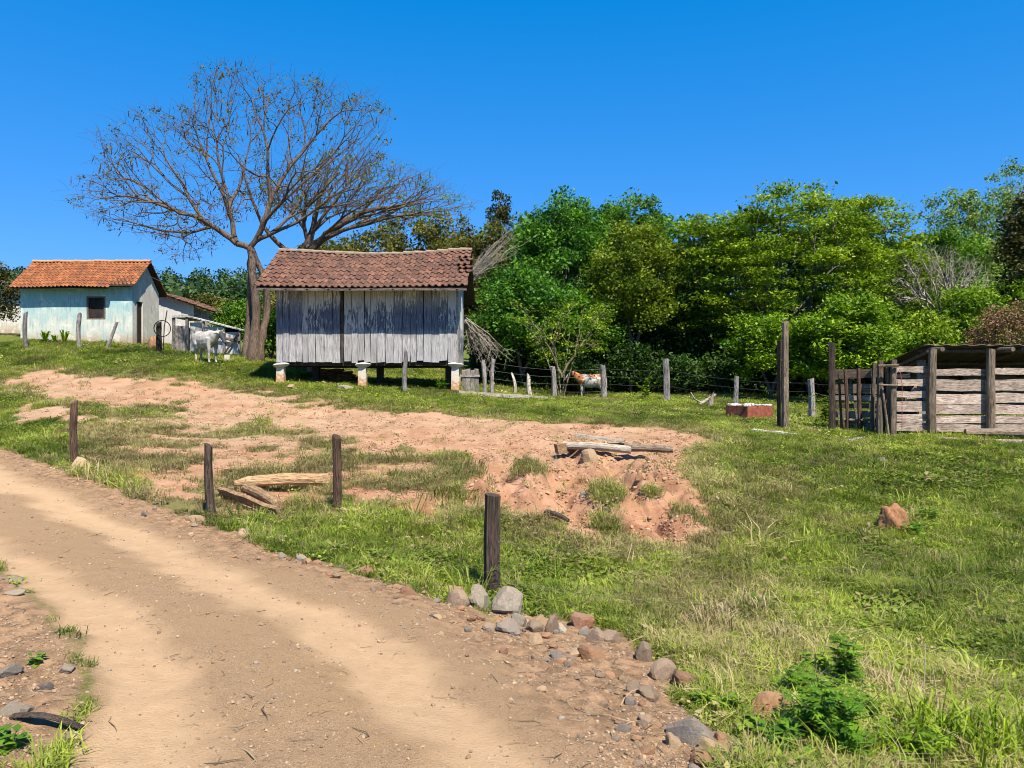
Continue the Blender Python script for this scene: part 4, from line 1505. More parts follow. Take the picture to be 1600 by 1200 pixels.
def bare_tree(name, label, base, limbs, d, poly, n, seed, fork, bark, thick=5.0, leaf_n=900, pod_n=300, r_tip=.0095, rmax=.24, trunk_pts=None, trunk_r=.3):
    """a nearly leafless spreading tree; its crown fills an outline (in metres, x/z at its depth) with a rounded depth"""
    r = np.random.default_rng(seed)
    t = thing(name, label, 'tree', base)
    B = np.array(base)
    pl = np.array([[W(u, v, d)[0] - B[0], W(u, v, d)[2] - B[2]] for u, v in poly])
    lo, hi = pl.min(0), pl.max(0)
    T = []
    while len(T) < n:
        q = r.uniform(lo, hi, (n * 3, 2))
        s = in_poly(q[:, 0], q[:, 1], pl)
        ok = (s > 0) & (r.uniform(0, 1, len(q)) < np.where(s < 1.3, 1.0, .5))
        for (x, z), dd in zip(q[ok], s[ok]):
            y = min(thick, math.sqrt(dd * 7.0)) * r.uniform(-1, 1)
            T.append((x, y, z))
    T = np.array(T[:n])
    fk = np.array(W(fork[0], fork[1], d)) - B
    br = skeleton(fk, (0, 0, 1), T, r, r_tip, .48, (.34, .55), .07, rmax)
    if trunk_pts:
        for pts, r0, r1 in trunk_pts:
            P = np.array([np.array(W(u, v, d + dy)) - B for u, v, dy in pts])
            k = np.linspace(0, 1, len(P))
            kk = np.linspace(0, 1, 12)
            P2 = np.stack([np.interp(kk, k, P[:, i]) for i in range(3)], 1)
            P2[1:-1] = (P2[:-2] + 2 * P2[1:-1] + P2[2:]) / 4
            P2[1:-1] += r.normal(0, .018, (10, 3))
            rr = (r0 + (r1 - r0) * kk) * (1 + r.normal(0, .05, 12)) * np.where(kk < .12, 1.25, 1)
            put('trunk', tubes_mesh('trunk', [(P2, rr)], bark), t)
    # fine twigs: every tip ends in a small spray
    tw = []
    for p in T[r.uniform(0, 1, n) < .8]:
        for _ in range(2):
            dv = r.normal(0, 1, 3) * (.30, .30, .22) + (p - fk) / (np.linalg.norm(p - fk) + .1) * .25
            tw.append((np.array([p, p + dv * .5 + (0, 0, .03), p + dv]), np.array([.0052, .0042, .003])))
    put('branches', tubes_mesh('branches', br + tw, bark, (.05, .02)), t)
    # hanging brown seed pods
    if pod_n:
        pc = T[r.integers(0, n, pod_n)] + r.normal(0, .15, (pod_n, 3))
        w = r.uniform(.018, .03, pod_n); L = r.uniform(.22, .42, pod_n)
        a = r.uniform(0, 3.14, pod_n)
        sx, sy = np.cos(a) * w, np.sin(a) * w
        z0 = np.zeros(pod_n)
        off = r.normal(0, .05, (pod_n, 2))
        V = np.stack([pc + np.stack([-sx * .4, -sy * .4, z0], 1), pc + np.stack([sx * .4, sy * .4, z0], 1),
                      pc + np.stack([sx + off[:, 0], sy + off[:, 1], -L * .6], 1), pc + np.stack([off[:, 0] * 1.6, off[:, 1] * 1.6, -L], 1), pc + np.stack([-sx + off[:, 0], -sy + off[:, 1], -L * .6], 1)], 1).reshape(-1, 3)
        idx = np.arange(pod_n)[:, None] * 5
        o = put('seed_pods', np_mesh('seed_pods', V, [tuple(q) for q in (idx + np.arange(5)).tolist()], m_flat('seed_pod_brown', (.075, .040, .028), var=.4)), t)
        o['kind'] = 'stuff'
    if leaf_n:
        c, ti = clumps(T[r.integers(0, n, leaf_n // 12)], r, 12, .32, .5, .1)
        put('sparse_leaves', leaves_mesh('sparse_leaves', c, .10, LEAF['olive' if seed % 2 else 'bright'], r, .6, .5, ti), t)['kind'] = 'stuff'
    return t


bare_tree('flame_tree', 'tall nearly leafless spreading tree hung with brown pods beside the granary', gd(397, 31), None, 31,
          [(112, 325), (135, 295), (170, 255), (160, 212), (225, 190), (250, 175), (300, 180), (330, 150), (292, 135), (330, 115), (385, 104), (440, 125), (500, 130), (545, 140), (590, 155), (612, 185),
           (605, 215), (590, 260), (620, 300), (560, 330), (480, 330), (440, 350), (400, 330), (340, 350), (330, 395), (280, 415), (255, 400), (290, 370), (220, 375), (165, 350)],
          1350, 11, (391, 388), M_BARK_TREE, 5.0, 5200, 420, .0068, .125,
          [([(397, 566, 0), (398, 530, 0), (401, 490, .05), (396, 440, 0), (391, 386, 0)], .23, .14),
           ([(404, 566, .1), (407, 540, .1), (416, 505, .25), (420, 470, .4), (412, 430, .3), (394, 389, .05)], .19, .10),
           ([(385, 563, .5), (388, 520, .6), (390, 470, .5), (390, 420, .3), (391, 390, .05)], .15, .08)])

bare_tree('spreading_tree', 'leafless tree leaning out from behind the granary roof with long low limbs', gd(478, 34), None, 34,
          [(400, 300), (450, 262), (520, 240), (590, 250), (640, 262), (700, 290), (742, 320), (730, 335), (690, 335), (640, 345), (560, 350), (500, 330), (450, 340)],
          800, 12, (478, 392), M_BARK_TREE, 4.5, 3000, 240, .0080, .15,
          [([(478, 585, 0), (480, 500, 0), (470, 440, 0), (478, 392, 0)], .30, .24),
           ([(478, 392, 0), (455, 397, -.3), (425, 375, -.8), (405, 340, -1.2), (385, 290, -1.6), (372, 240, -1.8)], .15, .02),
           ([(478, 392, 0), (512, 368, .2), (545, 340, .4), (590, 325, .5), (650, 318, .6)], .19, .06),
           ([(478, 392, 0), (492, 345, .2), (500, 300, .2), (530, 270, .3)], .16, .05)])

GF = 'trees of the grove behind the pasture'
# the wood behind granary, calf and corral, tree by tree
tree('grove_tree', 'olive brown bushy tree rising just behind the middle of the granary roof', 575, 42, 352, 235, 'olive', 150, 105, .17, .1, seed=1, group=GF)
tree('grove_tree', 'broad olive yellow tree above the sagging end of the granary roof', 665, 44, 318, 240, 'olive', 180, 105, .17, .1, seed=2, group=GF)
tree('grove_tree', 'rusty olive tree between the granary roof end and the tall dark green tree', 765, 42, 328, 130, 'olive', 110, 90, .17, .1, seed=3, group=GF)
tree('eucalyptus', 'thin wispy grey green tree top sticking up against the sky above the olive trees', 785, 56, 297, 48, 'darkolive', 34, 40, .2, .70, rad=.5, shell=.2, seed=4, bark=M_BARK_PALE)
tree('grove_tree', 'tallest dark green tree of the grove with a pointed top', 880, 37, 288, 185, 'cool', 210, 105, .16, .08, seed=5, group=GF)
tree('grove_tree', 'round mid green tree next to the pointed dark green one', 985, 39, 298, 190, 'mid', 200, 105, .16, .1, seed=6, group=GF)
tree('grove_tree', 'golden olive leafed tree in the middle of the grove above the calf', 992, 34.5, 338, 165, 'gold', 190, 100, .14, .22, seed=7, flat=.55, group=GF)
tree('grove_tree', 'bushy cool green tree beside the granary gable with bluish leaves', 815, 33.5, 398, 165, 'cool', 130, 110, .14, .12, seed=8, group=GF)
tree('grove_tree', 'mid green tree low in front of the golden one, above the calf', 890, 34, 440, 180, 'mid', 120, 95, .14, .12, seed=9, group=GF)
tree('layered_tree', 'wide yellow green tree with flat layered sprays, largest of the grove', 1235, 34, 280, 300, 'yellow', 250, 130, .145, .12, shell=.72, rad=.78, flat=.27, up=.9, seed=10, group=GF)
tree('layered_tree', 'yellow green layered tree at the dip of the skyline beside the largest one', 1125, 35, 318, 190, 'yellow', 135, 120, .145, .14, shell=.72, rad=.72, flat=.28, up=.9, seed=11, group=GF)
tree('layered_tree', 'bright layered tree behind the gap between poles and corral', 1365, 37, 300, 210, 'yellow', 160, 120, .15, .12, shell=.72, rad=.78, flat=.28, up=.9, seed=12, group=GF)
tree('grove_tree', 'bright green leafy tree directly behind the stick gate', 1325, 29, 442, 180, 'bright', 130, 95, .15, .08, rad=.55, flat=.5, up=.8, seed=13, group=GF)
tree('grove_tree', 'bright green tree low behind the tall pole pair', 1205, 30.5, 470, 150, 'bright', 90, 85, .15, .1, rad=.55, flat=.5, up=.8, seed=14, group=GF)
tree('wispy_tree', 'light feathery green tree standing against the sky above the corral', 1505, 46, 268, 130, 'pale', 150, 62, .17, .25, rad=.6, shell=.3, seed=15, bark=M_BARK_PALE, group=GF)
tree('wispy_tree', 'tallest feathery pale tree at the edge of the photo above the shed', 1578, 48, 250, 120, 'pale', 130, 55, .17, .25, rad=.6, shell=.3, seed=16, bark=M_BARK_PALE, group=GF)
tree('grove_tree', 'dark olive tree at the photo edge in front of the feathery trees', 1612, 37, 286, 120, 'darkolive', 130, 105, .16, .15, seed=17, group=GF)
tree('grove_tree', 'deep green tree below the feathery one and behind the grey dead tree', 1475, 42, 345, 150, 'mid', 120, 95, .16, .15, seed=18, group=GF)
tree('rust_shrub', 'rust brown shrub rising above the corral shed roof', 1585, 31, 470, 165, 'rust', 110, 100, .10, .1, rad=.5, seed=19, cat='shrub')
tree('bright_bush', 'yellow green bush behind the shed between stick gate and grey dead tree', 1440, 32, 478, 130, 'yellow', 90, 90, .14, .1, rad=.55, flat=.6, seed=20, cat='bush', group='bushes behind the corral')
tree('bright_bush', 'mid green bush behind the shed below the grey dead tree', 1515, 34, 432, 120, 'bright', 90, 90, .14, .1, rad=.55, flat=.6, seed=21, cat='bush', group='bushes behind the corral')
tree('bright_bush', 'lime green bush above the rust brown shrub', 1600, 36, 432, 110, 'bright', 80, 90, .14, .1, rad=.55, flat=.6, seed=22, cat='bush', group='bushes behind the corral')
# darker undergrowth and second rank closing the gaps: grove shade put into leaf colour
ug = [(905, 32.6, 556, 70, 'dark'), (985, 33, 530, 80, 'dark'), (1060, 32, 548, 75, 'dark'), (770, 34.5, 500, 90, 'dark'), (850, 36, 520, 100, 'dark'), (940, 37, 490, 110, 'dark'), (1030, 36, 465, 110, 'dark'), (1085, 35, 430, 100, 'dark'), (1120, 33, 552, 80, 'dark'), (1175, 34, 478, 110, 'dark'),
      (1265, 33, 500, 120, 'dark'), (1340, 34, 480, 130, 'dark'), (1410, 35, 470, 110, 'mid'), (1470, 37, 480, 120, 'mid')]
for i, (u, d, vt, w, lf) in enumerate(ug):
    tree('undergrowth_shrub', ['low dark shrub right behind the calf', 'dark shrub at the foot of the golden olive tree', 'dark shrub behind the thickest silver fence post', 'dark shrub in the shade behind the wire fence beside the granary', 'dark shrub in the shade behind the slender yellow-barked tree', 'dark shrub behind the brown and white calf',
                               'dark shrub behind the fence post past the calf', 'dark shrub below the dip in the skyline', 'low dark shrub behind the pale stump', 'dark shrub behind the red trough',
                               'dark shrub behind the tall pole pair', 'dark shrub behind the single pole and the stick gate', 'green shrub behind the gate end of the shed roof', 'green shrub behind the shed under the dead tree'][i],
         u, d, vt, w, lf, 60, 75, .14, .05, rad=.55, shell=.25, seed=40 + i, cat='shrub', group='shrubs under the grove')
def thicket():
    r = np.random.default_rng(31)
    n = 60000
    u = r.uniform(735, 1720, n)
    d = r.uniform(33.0, 46, n)
    x = (u - 800) / F * d
    z = H0(x, d)
    top = (.5 + 3.6 * fbm(x * .55, d * .55, 301, 3)) * np.clip((d - 32.6) / 3, .25, 1)
    h = top * r.uniform(0, 1, n) ** .8
    c = np.stack([x, d, z + h], 1)
    o = put('undergrowth', leaves_mesh('undergrowth', c, .24, LEAF['dark'], r, .4, .6, np.clip(r.normal(.35, .25, n), 0, 1)))  # dark leaf colour carries the shade at the grove's foot
    o['kind'] = 'stuff'


thicket()
br_ = [(530, 50, 372, 150, 'olive'), (720, 52, 345, 190, 'olive'), (830, 50, 335, 170, 'mid'), (930, 50, 322, 190, 'dark'), (1050, 50, 350, 190, 'dark'), (1170, 50, 335, 190, 'dark'), (1300, 50, 328, 200, 'dark'), (1420, 52, 345, 180, 'mid'), (1530, 54, 350, 170, 'mid'), (1640, 50, 330, 170, 'dark')]  # dark leaf colour paints the shaded depth behind the front crowns
BL = ['olive tree top behind the middle of the granary roof', 'broad olive tree far behind the sagging roof end', 'green tree far behind the dead boughs by the granary', 'green tree showing behind the pointed dark green one', 'tree behind the dip of the skyline in the middle of the grove',
      'tree behind the bright layered one at the dip', 'tree deep behind the largest layered tree', 'tree deep behind the layered tree near the corral', 'tree deep behind the grey dead tree', 'dark tree deep behind the dark olive one at the photo edge']
for i, (u, d, vt, w, lf) in enumerate(br_):
    tree('back_tree', BL[i], u, d, vt, w * 1.25, lf, 140, 100, .34, .02, rad=1.0, seed=60 + i, group='second rank of the grove')
# by the houses
tree('house_bush', 'dark bushy tree at the photo edge beside the far end of the cottage', -14, 41, 398, 88, 'darkolive', 80, 85, .14, .05, seed=80, cat='bush')
tree('house_bush', 'leafy bush behind the trunk of the big leafless tree', 372, 45, 470, 85, 'mid', 60, 80, .15, .05, seed=81, cat='bush')
tree('house_bush', 'green bush between the big leafless tree and the granary', 424, 36, 480, 60, 'mid', 50, 80, .14, .05, rad=.5, seed=82, cat='bush')
tree('house_bush', 'olive bush rising behind the red roof of the outbuilding', 330, 56, 452, 90, 'olive', 60, 80, .18, .05, seed=83, cat='bush')
tree('house_bush', 'grey green bush behind the granary corner at the leafless tree', 455, 44, 440, 90, 'olive', 60, 80, .16, .05, seed=84, cat='bush')


def dead_tree():
    r = np.random.default_rng(5)
    x, y, z = gd(1490, 35)
    t = thing('dead_tree', 'grey leafless tree with pale forked trunk among the green behind the corral', 'tree', (x, y, z))
    top = (600 - 372) / F * 35 - z
    tips = crown_tips(r, (-.9, 0, top - 2.1), (3.1, 2.0, 2.1), 900, .3)
    br = skeleton((.1, 0, top - 4.3), (0, 0, 1), tips, r, .0085, .40)
    put('trunk', tubes_mesh('trunk', [(np.array([(-.25, 0, -.2), (-.1, 0, 1.5), (.0, 0, 3), (.1, 0, top - 4.3)]), np.array([.2, .16, .13, .11]))], M_BARK_PALE), t)
    put('branches', tubes_mesh('branches', br, M_BARK_PALE), t)


dead_tree()


def slender_tree():
    r = np.random.default_rng(6)
    x, y, z = gd(878, 30.6)
    t = thing('slender_tree', 'slender many-stemmed young tree with yellowish bark and few leaves at the fence', 'tree', (x, y, z))
    top = (600 - 468) / F * 30.6 - z
    tips = np.stack([r.uniform(-2.1, 2.1, 90), r.uniform(-1.2, 1.2, 90), r.uniform(1.4, top, 90)], 1)
    tips = tips[np.abs(tips[:, 0]) < .5 + tips[:, 2] * .55]
    br = skeleton((0, 0, .9), (0, 0, 1), tips, r, .011, .40, (.3, .5), .06)
    for a in (-.28, -.1, .08, .22):
        br.append((np.array([(a * .3, a * .2, -.1), (a * .7, 0, .5), (a * 2.2, a * .5, 1.6), (a * 4.2, a, top * r.uniform(.7, .95))]), np.array([.036, .032, .024, .010])))
    put('branches', tubes_mesh('branches', br, M_BARK_YEL, (.03, .01)), t)
    c, ti = clumps(tips, r, 30, .34, .4, .1)
    put('crown', leaves_mesh('crown', c, .10, LEAF['yellow'], r, .8, .5, ti), t)
    return t


slender_tree()


def brush(name, label, pts, n, seed, spread, length):
    """a heap of dead grey boughs"""
    r = np.random.default_rng(seed)
    base = np.array(pts[0])
    t = thing(name, label, 'brushwood', tuple(base), 0, 'dead boughs beside the granary')
    a, b = np.zeros(3), np.array(pts[1]) - base
    br = []
    for i in range(n):
        s = a + r.normal(0, spread * .35, 3)
        e = b * r.uniform(.55, 1.1) + r.normal(0, spread, 3)
        m = (s + e) / 2 + (0, 0, r.uniform(.05, .35) * length * .2)
        k = np.linspace(0, 1, 7)[:, None]
        p = (1 - k) ** 2 * s + 2 * k * (1 - k) * m + k ** 2 * e
        p[1:-1] += r.normal(0, .03, (5, 3))
        br.append((p, np.linspace(.028, .006, 7)))
        for _ in range(3):
            q = p[r.integers(2, 6)]
            br.append((np.array([q, q + (e - s) * .12 + r.normal(0, .14, 3), q + (e - s) * .25 + r.normal(0, .28, 3)]), np.array([.011, .008, .004])))
    put('boughs', tubes_mesh('boughs', br, M_BARK_PALE, (.03, .014)), t)['kind'] = 'stuff'
    return t


brush('brushwood', 'grey dead boughs sweeping upward beside the granary ridge', (np.array(W(728, 440, 33)), np.array(W(792, 380, 33.4))), 26, 1, .34, 3)
brush('brushwood', 'dead boughs drooping down beside the granary side wall', (np.array(W(726, 500, 31.6)), np.array(W(766, 566, 31.6))), 32, 2, .30, 3)

# the wooded hill far behind the houses: one mass
def far_wood():
    r = np.random.default_rng(77)
    N = 900
    u = r.uniform(-420, 620, N)
    d = r.uniform(85, 300, N) ** 1.0
    x = (u - 800) / F * d
    z = H(x, d)
    cs, tt = [], []
    for xi, yi, zi in zip(x, d, z):
        h = r.uniform(4.5, 8.5) * (.75 + yi / 500)
        w = r.uniform(1.4, 2.6) * (.8 + yi / 400)
        m = 120
        v = r.normal(0, 1, (m, 3)); v /= np.linalg.norm(v, axis=1, keepdims=True)
        k = r.uniform(.3, 1, m) ** .5
        cs.append(np.array([xi, yi, zi + h * .55]) + v * k[:, None] * np.array([w, w, h * .45]))
        tt.append(np.clip(r.normal(.4, .25) + r.normal(0, .2, m), 0, 1))
    c = np.concatenate(cs)
    o = put('far_forest', leaves_mesh('far_forest', c, .85, LEAF['wood'], r, .5, .7, np.concatenate(tt)))
    o['kind'] = 'stuff'


far_wood()
print('LEAVES', N_LEAF, 'GRASS', N_GRASS)

# ------------------------------------------------------------------ posts along the road
def post(name, label, u, d, vtop, r, mat, seed, group=None, lean=(0, 0), vbase=None, **kw):
    x, y, z = gd(u, d)
    h = (600 - vtop) / F * d - z
    o = put(name, post_mesh(name, h, r, mat, seed, **kw), None, (x, y, z), (lean[1], lean[0], 0))
    return tag(o, label, 'fence post', group)


PR = 'old fence posts along the road'
post('roadside_post', 'thick dark fence post wedged between two big grey stones at the road edge', 769, 8.0, 773, .088, M_POST_DARK, 1, PR, sides=12, taper=.95, slant=.08, rings=9, bend=.012)
post('roadside_post', 'reddish brown fence post standing past the end of the split log', 526, 11.05, 682, .068, M_POST_RED, 2, PR, sides=11, taper=.95, rings=9, bend=.012)
post('roadside_post', 'crooked grey brown fence post between the road and the split log pieces', 331, 10.7, 695, .066, M_POST_DARK, 3, PR, lean=(-.05, 0), sides=11, taper=.8, rings=9, bend=.05)
post('roadside_post', 'thin dark fence post with a round stone at its foot, first along the road', 118, 13.4, 628, .068, M_POST_RED, 4, PR, sides=10, taper=.85, rings=8, bend=.03)


def wire_mesh(pts, r=.0028, sag=.05, n=14):
    P = []
    for a, b in zip(pts[:-1], pts[1:]):
        a, b = Vector(a), Vector(b)
        for i in range(n):
            t = i / n
            p = a.lerp(b, t)
            p.z -= sag * 4 * t * (1 - t)
            P.append(p)
    P.append(Vector(pts[-1]))
    return MB().tube(P, r, 4).mesh('wire', M_WIRE)


w1 = put('slack_wire', wire_mesh([W(778, 846, 7.95), W(1100, 868, 7.5), W(1340, 888, 7.1), W(1900, 950, 6.3)], .0022, .04))
tag(w1, 'upper slack fence wire drooping over the grass from the thick dark post', 'wire', 'slack wires of the roadside fence')
w2 = put('slack_wire', wire_mesh([W(776, 905, 7.95), W(1100, 945, 6.9), W(1340, 985, 6.2), W(1600, 1030, 5.6), W(1900, 1085, 5.1)], .0024, .04))
tag(w2, 'lower slack fence wire hanging just above the grass from the thick dark post', 'wire', 'slack wires of the roadside fence')

# ------------------------------------------------------------------ wire fence in front of the grove
def build_wire_fence():
    x, y, z = gd(943, 30)
    f = thing('wire_fence', 'barbed wire fence on silver grey posts in front of the grove', 'fence', (0, 0, 0))
    spec = [(757, 27.6, 563, .075), (769, 27.8, 561, .07), (865, 30, 573, .115), (943, 30, 570, .115), (1042, 28.5, 562, .13), (1150, 26, 588, .085), (1268, 24, 592, .105)]
    pos = []
    for i, (u, d, vt, r) in enumerate(spec):
        px, py, pz = gd(u, d)
        h = (600 - vt) / F * d - pz
        put('fence_post', post_mesh('fence_post', h, r, M_POST_GREY, 20 + i, sides=9, bend=.03, taper=.9, slant=.15), f, (px, py, pz), (0, random.uniform(-.05, .05), 0))
        pos.append((px, py, pz, h))
    ex, ey, ez = gd(1298, 19.3)
    run = pos[1:] + [(ex, ey, ez, 1.3)]
    for k in (.24, .46, .68, .90):
        pts = [(p[0], p[1] - .10, p[2] + min(p[3], 1.35) * k) for p in run]
        put('wire', wire_mesh(pts, .0055, .04, 8), f)


build_wire_fence()

# stumps and lying wood along that fence
def stump(label, u, d, vtop, r, mat, seed, branches=0):
    x, y, z = gd(u, d)
    h = (600 - vtop) / F * d - z
    o = put('stump', post_mesh('stump', h, r, mat, seed, sides=9, bend=.09, taper=.6, slant=.7), None, (x, y, z), (0, random.uniform(-.15, .15), 0))
    tag(o, label, 'stump', 'pale stumps along the fence')
    return o


M_PALEZ = m_wood('bleached_stump_wood', (.60, .53, .45), (.30, .24, .19), 'Z')
stump('bleached stump standing in the shade just short of the slender tree', 829, 29.4, 589, .12, M_PALEZ, 51)
stump('thin crooked bleached stump nearest the low plank gate', 803, 29.8, 586, .08, M_PALEZ, 52)
stump('bleached stump with a side branch beside the fence, near the red trough', 1110, 27.2, 618, .12, M_PALEZ, 53)
o = put('fallen_branch', tubes_mesh('fallen_branch', [(np.array([(0, 0, .05), (.3, .1, .22), (.62, .1, .42)]), np.array([.07, .06, .05])), (np.array([(.1, 0, .1), (-.15, .1, .25), (-.3, .1, .5)]), np.array([.04, .03, .02]))], M_BARK_PALE), None, gd(1093, 27.3))
tag(o, 'short pale branch lying against the bleached stump near the trough', 'branch')

def lying(name, label, cat, a, b, w, h, mat, group=None, lift=0.0, seed=0, warp=1.0, roll=0.0, kind='board', taper=1.0):
    """a board or log lying between two ground pixels"""
    A, B = Vector(gp(*a)), Vector(gp(*b))
    A.z += h / 2 + lift; B.z += h / 2 + lift
    L = (B - A).length
    if kind == 'board':
        me = plank_mesh(name, L, h, w, mat, 'X', seed, warp, 6)
    else:
        r = random.Random(seed)
        rings = []
        for i in range(9):
            s = i / 8
            k = (1 - (1 - taper) * s) * (1 + r.uniform(-.08, .08)) * (.55 if kind == 'split' and i == 0 else 1)
            off = math.sin(s * 3) * .03
            rings.append([(s * L, math.cos(q) * w / 2 * k * (1 + r.uniform(-.05, .05)), off + max(math.sin(q), -.55 if kind == 'split' else -1) * h / 2 * k * (1 + r.uniform(-.05, .05))) for q in np.linspace(0, 2 * math.pi, 12)[:-1]])
        me = MB().loft(rings).mesh(name, mat)
    d = (B - A).normalized()
    q = d.to_track_quat('X', 'Z')
    o = put(name, me, None, A)
    o.rotation_mode = 'QUATERNION'
    from mathutils import Quaternion
    o.rotation_quaternion = q @ Quaternion((1, 0, 0), roll)
    return tag(o, label, cat, group)


lying('fallen_beam', 'long pale beam lying in the grass from the granary pillar to the fence', 'beam', (716, 617), (862, 627), .22, .13, M_PALE, seed=1)
lying('white_board', 'white weathered board lying in the grass in front of the tall pole', 'board', (1176, 676), (1246, 681), .22, .07, M_LIME, seed=2)
lying('broken_board', 'thin grey board in the grass just before the stick gate', 'board', (1318, 690), (1352, 686), .16, .05, M_GREY_X, seed=3)

# low plank gate beside the granary
def low_gate():
    x, y, z = gd(735, 27.3)
    g = thing('low_gate', 'small gate of four grey boards leaning beside the granary pillar', 'gate', (x, y, z))
    for i in range(4):
        put('plank', plank_mesh('plank', .80 + .05 * (i % 2), .14, .025, M_GREY_Z, 'Z', 610 + i), g, (-.23 + i * .152, 0, .02))
    put('crossbar', plank_mesh('crossbar', .66, .08, .03, M_GREY_X, 'X', 615), g, (-.33, -.035, .62))


low_gate()
# crooked stump-post in front of the granary floor, stones and firewood below it
o = put('crooked_post', post_mesh('crooked_post', 1.32, .10, M_POST_GREY, 71, sides=9, bend=.10, taper=.75, slant=.8), None, gd(633, 26.2), (0, .03, 0))
tag(o, 'crooked grey split post standing in front of the granary floor', 'post')


def firewood():
    r = random.Random(3)
    cx, cy = (525 - 800) / F * 30.0, 30.0
    m = m_wood('red_firewood', (.42, .20, .11), (.20, .09, .055), 'X', tintvar=.4)
    meshes = []
    for s in range(4):
        rr = random.Random(s)
        rings = [[(xx, math.cos(q) * .055 * (1 + rr.uniform(-.25, .25)), math.sin(q) * .055 * (1 + rr.uniform(-.25, .25))) for q in np.linspace(0, 6.2832, 7)[:-1]] for xx in (-.42, -.1, .2, .42)]
        meshes.append(MB().loft(rings).mesh('firewood_stick', m))
    for k in range(34):
        lay = k // 12
        x = cx + r.uniform(-.72, .72) * (1 - .2 * lay)
        y = cy + r.uniform(-.3, .3)
        o = put('firewood_stick', meshes[k % 4], None, (x, y, gz(x, y) + .06 + lay * .11 + r.uniform(0, .04)), (r.uniform(-.2, .2), r.uniform(-.22, .22), r.uniform(-.6, .6)))
        tag(o, 'split reddish firewood stick in the heap below the granary floor', 'firewood', 'firewood heap below the granary')


firewood()

# ------------------------------------------------------------------ poles, trough, corral and shed
def pole(label, u, d, vtop, r, mat, seed, lean=0):
    x, y, z = gd(u, d)
    h = (600 - vtop) / F * d - z
    o = put('pole', post_mesh('pole', h, r, mat, seed, sides=11, bend=.012, taper=.9, slant=.1, rings=9), None, (x, y, z), (0, lean, 0))
    return tag(o, label, 'pole', 'tall poles beside the corral')


pole('tallest brown wooden pole standing alone in front of the grove', 1227, 19.5, 503, .092, M_POST_TAN, 81)
pole('reddish pole close behind the tallest brown pole, a little shorter', 1218, 19.8, 533, .06, M_POST_RED, 82)
pole('dark round pole at the edge of the stick gate', 1300, 19.0, 535, .085, M_POST_DARK, 83)


def trough():
    x, y, z = gd(1168, 21.7)
    m = m_flat('dull_red_brick', (.22, .065, .042), var=.5, scale=7)
    t = thing('feed_trough', 'low red brick feed trough with white rubble on its rim', 'trough', (x, y, z), R(33))
    L, Wd, h, th = 1.12, .80, .40, .10
    mb = MB()
    mb.box((L / 2, th / 2, h / 2 - .05), (L, th, h + .1)).box((L / 2, Wd - th / 2, h / 2 - .05), (L, th, h + .1))
    mb.box((th / 2, Wd / 2, h / 2 - .05), (th, Wd - 2 * th, h + .1)).box((L - th / 2, Wd / 2, h / 2 - .05), (th, Wd - 2 * th, h + .1))
    put('basin', mb.mesh('basin', m), t)
    r = random.Random(5)
    for i in range(16):
        s = i / 15
        px, py = (s * 2 * L, .06) if s < .5 else ((s - .5) * 2 * L, Wd - .06)
        bm = bmesh.new()
        bmesh.ops.create_icosphere(bm, subdivisions=1, radius=.08)
        for v in bm.verts: v.co *= r.uniform(.7, 1.25)
        me = bpy.data.meshes.new('rubble_lump'); bm.to_mesh(me); bm.free(); me.materials.append(M_LIME)
        put('rubble_lump', me, t, (px, py, h + .02), (0, 0, r.uniform(0, 6)), (r.uniform(.7, 1.5), r.uniform(.6, 1), r.uniform(.3, .7)))


trough()


def zv(v, d):
    return (600 - v) / F * d


def xu(u, d):
    return (u - 800) / F * d


